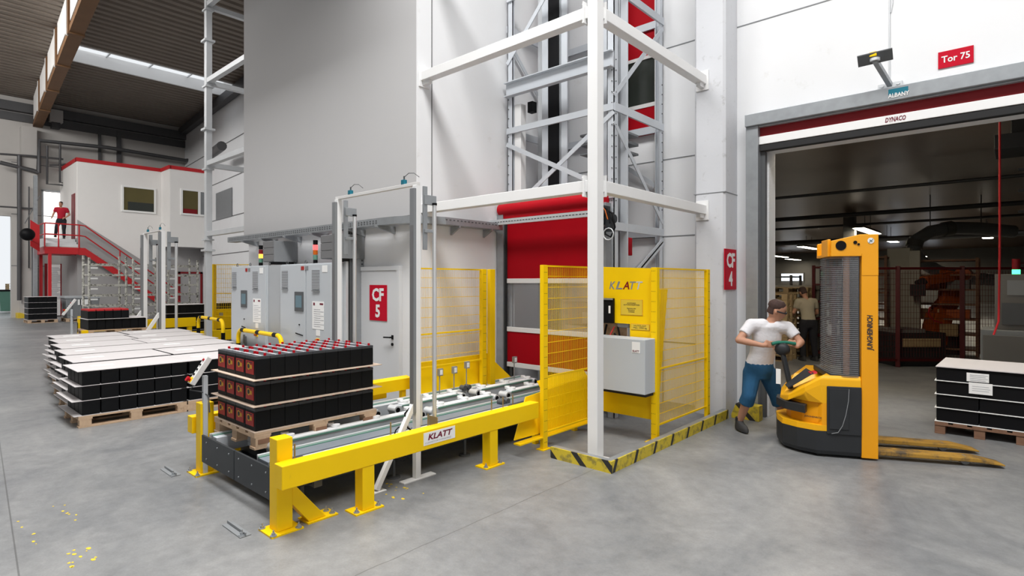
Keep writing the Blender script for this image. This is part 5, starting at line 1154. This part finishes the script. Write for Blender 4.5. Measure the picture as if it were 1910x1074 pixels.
def human(label, J, rv, fv, look, top, bottoms, hair, short=True, full=True, voxel=.008, sk='skin', shoe='shoe', bare=True, nm='person'):
    """J joints; rv = body right, fv = body forward; look = face direction"""
    base = (J['aL']+J['aR'])/2; base.z = 0
    t = thing(nm, label, 'person', base)
    H = J['head']; lk = look.normalized(); up = (J['head']-J['neck']).normalized(); up = (up-lk*up.dot(lk)).normalized(); rr = lk.cross(up)
    b = MB()
    # head
    rings = []
    prof = [(-.115, .028, .040, .030), (-.10, .045, .058, .020), (-.075, .060, .078, .008), (-.045, .068, .088, .004), (-.01, .073, .094, 0), (.03, .076, .098, -.004), (.065, .074, .096, -.008), (.095, .060, .080, -.010), (.115, .034, .046, -.010)]
    for z, a, bb, fo in prof: rings.append([H+up*z+lk*(fo+bb*math.sin(2*PI*k/16))+rr*(a*math.cos(2*PI*k/16)) for k in range(16)])
    b.loft(rings, True)
    b.loft([[H+up*.025+lk*.086+rr*s_*.006 for s_ in (-1, 1)]+[H+up*.02+lk*.08+rr*.0], [H+up*-.022+lk*.118+rr*s_*.010 for s_ in (-1, 1)]+[H+up*-.03+lk*.08]], True)
    b.sphere(H-up*.022+lk*.102, .014, .014, .012, 8, 6); b.sphere(H-up*.058+lk*.088, .022, .022, .009, 8, 6); b.sphere(H-up*.10+lk*.062, .024, .024, .018, 8, 6)
    for s_ in (-1, 1): b.sphere(H+rr*s_*.076-up*.005-lk*.008, .012, .018, .030, 8, 6)
    limb(b, [J['neck']-up*.06, J['head']-up*.07], [.062, .055])
    # arms
    for sd in 'LR':
        limb(b, [J['s'+sd], J['e'+sd]], [.052, .042]); limb(b, [J['e'+sd], (J['e'+sd]*.6+J['w'+sd]*.4), J['w'+sd]], [.041, .040, .026])
        d = J['h'+sd]-J['w'+sd]; d.normalize(); side = d.cross(Vector((0,0,1))).normalized() if abs(d.z) < .9 else rv.copy(); palm = J['w'+sd]+d*.05; nrm = side.cross(d)
        limb(b, [J['w'+sd], J['w'+sd]+d*.03], [.026, .028]); 
        kn = palm+d*.035
        for q in range(4): limb(b, [J['w'+sd]+d*.02+nrm*(q-1.5)*.008, kn+nrm*(q-1.5)*.019], [.015, .0125], 8)
        curl = J.get('c'+sd, Vector((0,0,-1)))
        for q, ln in enumerate((.030, .034, .032, .025)):
            a0 = kn+nrm*(q-1.5)*.0195; a1 = a0+d*ln; a2 = a1+(curl*.8+d*.3).normalized()*ln*.8; a3 = a2+(curl*.7-d*.7).normalized()*ln*.6
            limb(b, [a0, a1, a2, a3], [.0105, .0098, .009, .008], 8)
        th0 = J['w'+sd]+d*.025+nrm*.022; limb(b, [th0, th0+(d*.7+nrm*.9).normalized()*.035, th0+(d*.9+nrm*.35+curl*.3).normalized()*.065], [.014, .011, .009], 8)
    # legs
    for sd in 'LR': limb(b, [J['p'+sd], J['k'+sd]], [.085, .055]); limb(b, [J['k'+sd], J['k'+sd]*.65+J['a'+sd]*.35, J['a'+sd]], [.053, .056, .036])
    # core
    def core(mb, g=0.0, z0='pelvis'):
        ch, pe, nk = J['chest'], J['pelvis'], J['neck']; wa = pe*.55+ch*.45; rs = []
        sh = (J['sL']+J['sR'])/2
        hv = (J['pR']-J['pL']); hv.z = 0; hv.normalize()
        for c_, a, bb, r_ in ((pe-Vector((0,0,.05)), .145, .10, hv), (pe+Vector((0,0,.05)), .150, .105, hv), (wa, .135, .10, (hv+rv).normalized()), (ch-Vector((0,0,.05)), .150, .11, rv), (ch+Vector((0,0,.05)), .158, .112, rv), (sh, .150, .085, rv), (sh*.45+nk*.55, .075, .062, rv)):
            f_ = r_.cross(Vector((0,0,1))); f_.normalize(); rs.append([c_+r_*(a+g)*math.cos(2*PI*k/20)+f_*(bb+g)*math.sin(2*PI*k/20) for k in range(20)])
        mb.loft(rs, True)
        for sd in 'LR': limb(mb, [sh*.6+J['s'+sd]*.4, J['s'+sd]], [.07+g, .058+g])
    core(b)
    body = fused('body', b, sk, t, voxel, 3)
    # shirt
    s = MB(); core(s, .018)
    for sd in 'LR': e = J['s'+sd].lerp(J['e'+sd], .62); limb(s, [J['s'+sd], J['s'+sd].lerp(J['e'+sd], .3)], [.074, .070]); s.cyl(J['s'+sd].lerp(J['e'+sd], .25), e, .070, 14, .066)
    fused('shirt', s, top, t, voxel*1.25, 4)
    # trousers
    s = MB(); pe = J['pelvis']; hv = (J['pR']-J['pL']).normalized(); f_ = hv.cross(ZA if False else Vector((0,0,1)))
    s.loft([[pe+Vector((0,0,z))+hv*a*math.cos(2*PI*k/18)+f_*bb*math.sin(2*PI*k/18) for k in range(18)] for z, a, bb in ((-.14, .15, .11), (-.05, .175, .13), (.03, .17, .125), (.07, .165, .12))], True)
    for sd in 'LR':
        limb(s, [J['p'+sd], J['k'+sd]], [.108, .082])
        if short: m_ = J['k'+sd].lerp(J['a'+sd], .30); s.cyl(J['k'+sd], m_, .082, 14, .088)
        else: s.cyl(J['k'+sd], J['a'+sd]+Vector((0,0,.0)), .075, 14, .062)
    fused('trousers', s, bottoms, t, voxel*1.25, 4)
    for sd in 'LR':
        a = J['a'+sd]; fd = J.get('f'+sd, fv).normalized(); sd_ = Vector((-fd.y, fd.x, 0)); g = Vector((a.x, a.y, a.z-.085))
        s = MB(); s.loft([[g+Vector((0,0,z))+fd*(o_+ln*math.sin(2*PI*k/16))+sd_*(wd*math.cos(2*PI*k/16)) for k in range(16)] for z, o_, ln, wd in ((0, .055, .140, .048), (.03, .055, .142, .05), (.06, .045, .125, .046), (.085, .01, .075, .042), (.115, -.01, .052, .044))], True)
        s.build('shoe', shoe, t)
        MB().cyl(a+Vector((0,0,.01)), a+Vector((0,0,.06)), .043, 14, .046).build('sock', 'cloth_dark', t)
    # hair cap
    h = MB(); rs = []
    for z, k_, fo in ((.03, 1.06, -.020), (.07, 1.07, -.018), (.10, 1.05, -.016), (.125, .62, -.014)):
        a, bb = .074*k_, .093*k_; a, bb = (a*.85, bb*.85) if z > .09 else (a, bb)
        rs.append([H+up*z+lk*(fo+bb*math.sin(2*PI*q/16))+rr*(a*math.cos(2*PI*q/16)) for q in range(16)])
    h.loft(rs, True); h.loft([[H+up*z+lk*(-.045+.058*math.sin(2*PI*q/12))+rr*(.072*math.cos(2*PI*q/12)) for q in range(12)] for z in (-.05, .04)], True)
    if voxel < .01:
        gl = MB().tube([H+up*.008+rr*.078-lk*.0, H+up*.01+rr*.070+lk*.07, H+up*.008+rr*.03+lk*.104, H+up*.010+lk*.106, H+up*.008-rr*.03+lk*.104, H+up*.01-rr*.070+lk*.07, H+up*.008-rr*.078], .008, 6); gl.build('glasses', 'ink', t)
    fused('hair', h, hair, t, voxel, 2)
    if full:
        for s_ in (-1, 1): MB().sphere(H+up*.008+lk*.089+rr*s_*.030, .010, .010, .007, 8, 6).build('eye', 'ink', t); MB().bar(H+up*.03+lk*.094+rr*s_*.018, H+up*.032+lk*.086+rr*s_*.046, .008, .005).build('eyebrow', hair, t)
    return t
V = Vector
# man at the stacker, drawn in the frame of the sight line: right = rt
fw = V((_s, -_c, 0))      # towards the viewer
d0 = 6.78
hl, hr = S(1438, 642, 6.44), S(1479, 642, 6.46)
J = dict(pelvis=S(1416, 684, d0), chest=S(1430, 626, d0-.10), neck=S(1440, 596, d0-.14), head=S(1449, 579, d0-.18),
         sL=S(1401, 606, d0-.12), sR=S(1469, 611, d0-.16), eL=S(1378, 634, d0-.20), eR=S(1494, 638, d0-.28), wL=S(1423, 644, d0-.34), wR=S(1487, 646, d0-.36),
         hL=hl, hR=hr, pL=S(1403, 694, d0), pR=S(1430, 694, d0+.02), kL=S(1397, 737, d0-.06), kR=S(1448, 738, d0+.02), aL=S(1379, 786, d0+.10), aR=S(1468, 790, d0+.06))
J['aL'].z = .10; J['aR'].z = .10; J['cL'] = V((.2, -.1, -1)); J['cR'] = V((-.2, -.1, -1)); J['fL'] = (fw*.9+rt*.1); J['fR'] = (rt*.6+fw*.6)
human('person in white t-shirt and blue cropped trousers pulling the stacker handle', J, rt, fw, (rt*.85+fw*.35+V((0,0,-.35))), 'shirt_white', 'jeans', 'hair')
# person on the landing
gx = V((-34.05, 5.62, 3.86)); rx = V((.28, .96, 0)).normalized(); fx = V((.96, -.28, 0)).normalized()
def P3(a, f, z): return gx+rx*a+fx*f+V((0, 0, z))
J = dict(pelvis=P3(0, 0, .93), chest=P3(.0, .02, 1.28), neck=P3(-.02, .04, 1.52), head=P3(-.02, .08, 1.66), sL=P3(-.2, .02, 1.44), sR=P3(.2, .02, 1.44), eL=P3(-.30, .0, 1.18), eR=P3(.30, -.05, 1.18), wL=P3(-.32, .18, 1.0), wR=P3(.16, .12, 1.02),
         hL=P3(-.34, .26, .96), hR=P3(.08, .16, .98), pL=P3(-.1, 0, .88), pR=P3(.1, 0, .88), kL=P3(-.17, .12, .50), kR=P3(.1, .06, .48), aL=P3(-.22, .02, .16), aR=P3(.1, .0, .09))
human('person in red polo shirt and dark shorts walking on the stair landing', J, rx, fx, fx+rx*-.4+V((0,0,-.25)), 'shirt_red', 'cloth_dark', 'hair', False, False, .018)
# worker in the dark hall
gx = _ray(1508, 525)*12.9; gx.z = 0; rx = V((.7, .7, 0)).normalized(); fx = V((-.7, .7, 0)).normalized()
J = dict(pelvis=P3(0, 0, .9), chest=P3(.0, .06, 1.22), neck=P3(.0, .12, 1.42), head=P3(-.04, .16, 1.57), sL=P3(-.2, .08, 1.36), sR=P3(.2, .08, 1.36), eL=P3(-.28, .12, 1.1), eR=P3(.28, .12, 1.1), wL=P3(-.22, .34, 1.0), wR=P3(.22, .34, 1.0),
         hL=P3(-.2, .44, 1.0), hR=P3(.2, .44, 1.0), pL=P3(-.1, 0, .86), pR=P3(.1, 0, .86), kL=P3(-.12, .06, .48), kR=P3(.12, .0, .48), aL=P3(-.12, .0, .09), aR=P3(.14, -.05, .09))
human('person in tan t-shirt working at the pallets in the dark hall', J, rx, fx, fx+V((0,0,-.4)), 'shirt_tan', 'cloth_dark', 'hair', False, False, .016)

# ================================================================== FAR LEFT: office, stairs, frame, racks
XB = -33.6
struct('wall_office', B(E, XB, 6.15, 13.2, 0, 7.64).box(E, XB+1.3, 9.73, 13.2, 3.62, 7.64), 'office_grey', label='grey and white two-storey office block with red roof trim')
wp = MB().prism([(6.15, 4.80), (6.15, 7.64), (9.73, 7.64), (9.73, 2.25), (9.35, 2.55)], YA, ZA, (XB, 0, 0), (.025, 0, 0)); struct('wall_office_face', wp, 'office_white')
struct('wall_office_face_upper', B(XB+1.3, XB+1.325, 9.73, 13.2, 3.62, 7.64).box(XB, XB+1.3, 9.705, 9.73, 3.62, 7.64).box(E, XB, 6.125, 6.15, 3.9, 7.64), 'office_white')
struct('trim_26', B(XB-.1, XB+.06, 6.09, 9.73, 7.6, 7.78).box(XB-.1, XB+1.36, 9.66, 9.76, 7.6, 7.78).box(XB+1.25, XB+1.36, 9.73, 13.2, 7.6, 7.78).box(E, XB, 6.09, 6.15, 7.6, 7.78), 'red_paint')
struct('trim_27', B(XB, XB+.02, 9.8, 13.2, 0, 1.5), 'office_grey')
def window(n, x, y0, y1, z0, z1, split=None, inside='dark_glass'):
    w_ = struct('window_%d' % n, B(x-.02, x+.035, y0, y1, z0, z1), inside)
    f = MB().box(x, x+.07, y0-.09, y0, z0-.09, z1+.09).box(x, x+.07, y1, y1+.09, z0-.09, z1+.09).box(x, x+.07, y0, y1, z1, z1+.09).box(x, x+.07, y0, y1, z0-.09, z0)
    if split: f.box(x, x+.06, split-.06, split+.06, z0, z1)
    f.build('window_frame', 'paper', w_)
    return w_
w1 = window(1, XB+.025, 8.02, 9.36, 5.44, 6.60, None, 'room_olive'); B(XB+.06, XB+.065, 8.2, 9.34, 5.44, 5.88).build('window_blind', 'dark_glass', w1)
w2 = window(2, XB+1.325, 10.30, 11.92, 5.38, 6.57, 11.1, 'room_olive'); B(XB+1.36, XB+1.365, 10.32, 11.0, 5.38, 5.62).build('window_box', 'red_dark', w2); B(XB+1.36, XB+1.365, 11.16, 11.9, 5.38, 6.57).build('window_blind', 'mid_grey', w2)
p = PX(432, 350, -31.6); struct('window_3', rotbox((-31.0, 11.5), (-28.4, 11.26), -.03, 5.0, 6.4), 'mid_grey')
# lower door under the office
d = struct('door_3', B(XB+.02, XB+.06, 10.6, 11.6, 0, 2.25), 'office_grey'); B(XB+.02, XB+.09, 10.5, 10.6, 0, 2.35).box(XB+.02, XB+.09, 11.6, 11.7, 0, 2.35).box(XB+.02, XB+.09, 10.5, 11.7, 2.25, 2.35).build('door_frame', 'red_dark', d); MB().cyl((XB+.06, 11.45, 1.05), (XB+.12, 11.45, 1.05), .03).build('door_handle', 'black', d)
d = struct('door_4', B(-34.7, -33.9, 6.11, 6.15, 3.9, 6.1), 'red_dark'); 
# landing and stair
t = thing('steel_stair', 'red steel staircase with landing and handrails in front of the white office', 'staircase', (-33.2, 7, 0))
X0, X1 = -35.2, -33.05
B(X0, X1, 4.85, 6.12, 3.10, 3.42).build('landing_frame', 'red_paint', t, .01); B(X0+.1, X1-.05, 4.9, 6.12, 3.42, 3.46).build('landing_floor', 'far_wall', t)
for k in range(3): B(X0, -33.25-.28*k, 4.95, 6.11, 3.46+.135*k, 3.595+.135*k).build('step', 'plaster', t)
def strng(x): return MB().prism([(6.10, 3.42), (6.35, 3.42), (10.75, .0), (10.25, .0), (6.35, 3.08), (6.10, 3.08)], YA, ZA, (x, 0, 0), (.05, 0, 0))
strng(X1-.05).build('stringer', 'red_paint', t); strng(X1-.85).build('stringer', 'red_paint', t)
for k in range(17):
    y = 6.35+k*.25; z = 3.28-k*.194
    B(X1-.8, X1-.05, y, y+.27, z-.03, z).build('tread', 'mid_grey', t)
B(X1-.15, X1, 4.98, 5.10, 0, 3.10).build('support_post', 'red_paint', t, .005); B(X0, X0+.12, 4.95, 5.07, 0, 3.1).build('support_post', 'red_paint', t)
r_ = MB()
for z in (4.50, 4.0): r_.tube([(X1, 4.85, z), (X1, 6.12, z), (X1, 6.35, z-.03), (X1, 10.6, z-3.40)], .03, 8).tube([(X0, 4.85, z), (X1, 4.85, z)], .025, 8)
r_.build('handrail', 'red_paint', t)
for y, z0 in ((4.85, 3.42), (5.35, 3.42), (6.12, 3.42), (7.75, 2.28), (9.3, 1.05)): MB().cyl((X1, y, z0), (X1, y, z0+1.08), .028, 8).build('baluster', 'red_paint', t)
MB().tube([(-36.5, 4.6, 4.7), (-34.6, 4.9, 5.9)], .02, 6).build('inner_handrail', 'mid_grey', t)
o = MB().prism([(4.42, 3.45), (4.75, 3.2), (4.75, 4.4), (4.42, 4.65)], YA, ZA, (-33.6, 0, 0), (-.05, 0, 0)).build('red_gate', 'red_paint'); tag(o, 'red sheet gate at the left end of the stair landing', 'gate')
o = B(-35.1, -34.9, 4.72, 4.86, 0, 6.9).build('door_post', 'galv', None); tag(o, 'tall grey post beside the stair landing doorway', 'post')
t = thing('poster_board', 'white poster board with dark red side frames under the stair landing', 'poster', (E+.3, 6.2, 0))
q0, q1 = PX(88, 500, E+.25), PX(118, 500, E+.25); B(E+.2, E+.25, q0.y, q1.y, .05, 2.7).build('board', 'paper', t); B(E+.2, E+.28, q0.y-.1, q0.y, .05, 2.75).box(E+.2, E+.28, q1.y-.12, q1.y, .05, 2.75).build('side_frame', 'red_dark', t)
mb = MB(); random.seed(5)
for k in range(26): y = q0.y+.2+random.random()*(q1.y-q0.y-.7); z = .9+k*.065; mb.box(E+.25, E+.256, y, y+.2+random.random()*.3, z, z+.03)
mb.build('poster_print', 'ink_grey', t)
# interior seen through the upper doorway
struct('wall_corridor', B(E-2.2, E-2.1, 5.2, 8, 3.6, 7.5), 'office_white'); struct('floor_corridor', B(E-2.2, E-.3, 5.45, 8, 3.8, 3.95), 'far_wall')
struct('trim_28', B(E-.02, E+.08, 5.37, 5.45, 3.95, 6.55).box(E-.02, E+.08, 6.62, 6.70, 3.95, 6.55).box(E-.02, E+.08, 5.37, 6.7, 6.5, 6.58), 'galv')
l = bpy.data.lights.new('corridor_light', 'AREA'); l.size = 1.2; l.energy = 160; lo = bpy.data.objects.new('corridor_light', l); COL.objects.link(lo); lo.location = (E-1.2, 6, 7.3)
# pipes on the end wall
def pipe(pts, r, lb, m='steel_dark'):
    o = MB().tube(pts, r, 8).build('wall_pipe', m); return tag(o, lb, 'pipe')
XP = E+.75
def wp_(*a): return [tuple(PX(x, y, XP)) for x, y in a]
pipe(wp_((0, 303), (62, 318), (72, 322)), .10, 'thick dark pipe crossing the hall column from the left edge')
pipe(wp_((72, 322), (73, 262), (200, 275), (345, 299), (372, 297)), .10, 'thick dark pipe running along the end wall above the office')
pipe(wp_((0, 287), (60, 291), (118, 297)), .05, 'thin pipe above the thick pipe on the hall column')
pipe(wp_((88, 272), (88, 343), (126, 346)), .05, 'dark pipe loop dropping left of the office block, outer run')
pipe(wp_((112, 268), (112, 340), (130, 343)), .05, 'dark pipe dropping just left of the office block, inner run')
pipe(wp_((92, 308), (116, 308), (122, 306), (131, 310)), .04, 'short bent pipe by the top left corner of the office block')
pipe(wp_((0, 385), (62, 389)), .04, 'thin pipe low across the left wall panels')
pipe(wp_((54, 348), (54, 500), (75, 500)), .03, 'thin conduit running down the hall column')
pipe(wp_((36, 290), (36, 560)), .09, 'vertical dark pipe at the left of the hall column')
t = thing('wall_heater', 'small white box unit high on the end wall above the pipes', 'heater', tuple(PX(100, 225, E+.2)))
a, b = PX(90, 205, E+.1), PX(115, 232, E+.1); B(E, E+.5, a.y, b.y, b.z, a.z).build('housing', 'far_wall', t, .01); B(E, E+.4, a.y+.1, b.y-.1, b.z-.3, b.z).build('outlet', 'steel_dark', t)
o = MB().tube([tuple(PY(390, 290, 10.2)), tuple(PY(408, 277, 9.9)), tuple(PY(414, 272, 9.7))], .20, 12).build('exhaust_pipe', 'steel_dark'); tag(o, 'short thick dark pipe end sticking out beside the tall steel frame', 'pipe')
t = thing('convex_mirror', 'round dark convex mirror on an arm beside the stair landing', 'mirror', tuple(PX(50, 437, -32.8)))
c_ = PX(51, 437, -32.8); MB().sphere(c_, .28, .28, .28, 16, 10).build('mirror_bowl', 'black', t); MB().tube([c_+V((-.2, .1, 0)), c_+V((-1, .3, -.3)), V((c_.x-1, c_.y+.3, 0.0))], .03, 6).build('mirror_arm', 'mid_grey', t)
# brown laminated beam with light side panels
t = thing('roof_beam', 'deep brown laminated roof beam with pale side panels and posts', 'beam', (-25, 4.2, 9.7))
q0, q1 = V((E+.0, 5.15, 0)), V((-9.0, 3.0, 0)); u = (q1-q0).normalized(); n = V((-u.y, u.x, 0)); LL = (q1-q0).length
MB().prism([(0, 9.75), (LL, 9.75), (LL, 9.95), (0, 9.95)], u, ZA, q0-n*.12, n*.38).build('bottom_chord', 'glulam', t); MB().prism([(0, 9.95), (LL, 9.95), (LL, ZC+.05), (0, ZC+.05)], u, ZA, q0-n*.06, n*.2).build('web', 'glulam', t)
for k in range(8):
    a = .8+k*3.7; MB().prism([(a, 9.96), (a+2.9, 9.96), (a+2.9, ZC), (a, ZC)], u, ZA, q0-n*.14, n*.06).build('side_panel', 'office_white', t)
    MB().prism([(a+3.1, 9.70), (a+3.3, 9.70), (a+3.3, ZC), (a+3.1, ZC)], u, ZA, q0-n*.16, n*.44).build('stiffener', 'glulam', t); MB().prism([(a+2.95, 9.72), (a+3.02, 9.72), (a+3.02, ZC), (a+2.95, ZC)], u, ZA, q0-n*.18, n*.06).build('light_strip', 'paper', t)
# tall grey steel frame by the second conveyor
t = thing('steel_gantry', 'tall grey steel support with beams left of the grey wall panel', 'steel support', (-14.98, 5.36, 0))
B(-15.04, -14.90, 5.29, 5.43, .012, ZC-.02).build('post', 'steel_light', t, .006); B(-15.1, -14.85, 5.24, 5.48, 0, .012).build('base_plate', 'steel_light', t)
for z in (3.0, 4.75, 6.8, 8.7):
    B(-14.90, -11.43, 5.30, 5.42, z-.06, z+.06).build('beam', 'steel_light', t, .005)
    if z > 4: B(-15.03, -14.91, 5.43, 9.9, z-.09, z+.03).build('beam', 'steel_light', t, .005)
    B(-15.10, -14.85, 5.26, 5.46, z-.16, z-.12).build('joint_plate', 'steel_light', t)
for z in (5.6, 7.8, 2.6): B(-15.12, -14.84, 5.24, 5.48, z-.03, z+.02).build('splice_plate', 'steel_light', t)
# worn steel racks
mat('rack_worn', (.60, .59, .54), .7, .2, var=.2, scale=14, dirt=(.06, .055, .045), dscale=14, damt=.46)
for (y0, y1, lb) in ((4.30, 5.36, 'worn pale tube rack behind the left part of the second conveyor'), (5.50, 6.45, 'worn pale tube rack behind the white far sensor frame, middle of three'), (6.55, 7.55, 'worn pale tube rack rightmost of three, near the dark red door')):
    t = thing('tube_rack', lb, 'rack', (-22.3, (y0+y1)/2, 0), 0, 'worn tube racks behind the second conveyor')
    for x in (-22.0, -22.8):
        for y in (y0, y1-.06): MB().cyl((x, y+.03, 0), (x, y+.03, 2.55+(.04 if x > -22.5 else .12)), .035, 8).build('upright', 'rack_worn', t)
    for k in range(7):
        z = .36+k*.335
        for x in (-22.0, -22.8): MB().bar((x, y0, z), (x, y1, z), .05, .07).build('shelf_bar', 'rack_worn', t)
        B(-22.8, -22.0, y0+.02, y0+.06, z-.02, z+.02).box(-22.8, -22.0, y1-.06, y1-.02, z-.02, z+.02).build('end_bar', 'rack_worn', t); B(-21.98, -21.96, y0+.06, y0+.25, z-.14, z-.09).build('label_strip', 'paper', t)
# fence and plate of the second conveyor
fence('mesh_fence', 'yellow mesh fence behind the second conveyor, left of the cabinets', (-15.9, 5.85), (-14.0, 7.3), .9, 2.28, (1, 1), 1.5, pw=.14, pitch=.05, wire=.006)
o = B(-16.05, -16.0, 5.8, 7.6, .55, 1.08).build('guide_plate', 'yellow'); tag(o, 'yellow guide plate with small reflectors behind the second conveyor', 'guard plate')
for y in (6.0, 6.4, 7.0): B(-16.0, -15.97, y, y+.09, .88, .98).build('reflector', 'galv', o)
# things outside the left doorway
t = thing('wheelie_bin', 'dark green waste bin standing in the left doorway', 'bin', (-44, 4.7, 0))
MB().loft([[(-44.3, 4.45, .1), (-43.7, 4.45, .1), (-43.7, 5.0, .1), (-44.3, 5.0, .1)], [(-44.4, 4.35, 1.25), (-43.6, 4.35, 1.25), (-43.6, 5.1, 1.25), (-44.4, 5.1, 1.25)]]).build('tub', 'rubber_green', t); B(-44.45, -43.55, 4.3, 5.15, 1.25, 1.35).build('lid', 'black', t, .02)
crate_stack(-50, 5.3, 12, 'wooden pallet stacked outside the left doorway', 'pallets stacked outside the left doorway')
# yellow tape remains on the floor
mb = MB(); random.seed(11)
for (x, y, n, sx, sy) in ((-4.0, 3.05, 9, .22, .12), (-3.75, 2.9, 5, .3, .15), (-5.75, .95, 8, .5, .10), (-5.35, .70, 5, .3, .08), (-4.62, .86, 12, .16, .16)):
    for k in range(n):
        a = x+random.uniform(-sx, sx); b_ = y+random.uniform(-sy, sy)*.5; s_ = random.uniform(.008, .03); th = random.uniform(0, 3)
        mb.prism([(s_*random.uniform(.3, 1)*math.cos(th+2*PI*q/6), s_*.5*math.sin(th+2*PI*q/6)) for q in range(6)], XA, YA, (a, b_, .0005), (0, 0, .0008))
o = mb.build('tape_remains', 'tape_yellow'); tag(o, 'flecks of worn yellow floor tape near the conveyor', 'floor tape', None, 'stuff')
for o in bpy.data.objects:
    if o.type == 'MESH' and o.name.startswith('floor'): pass
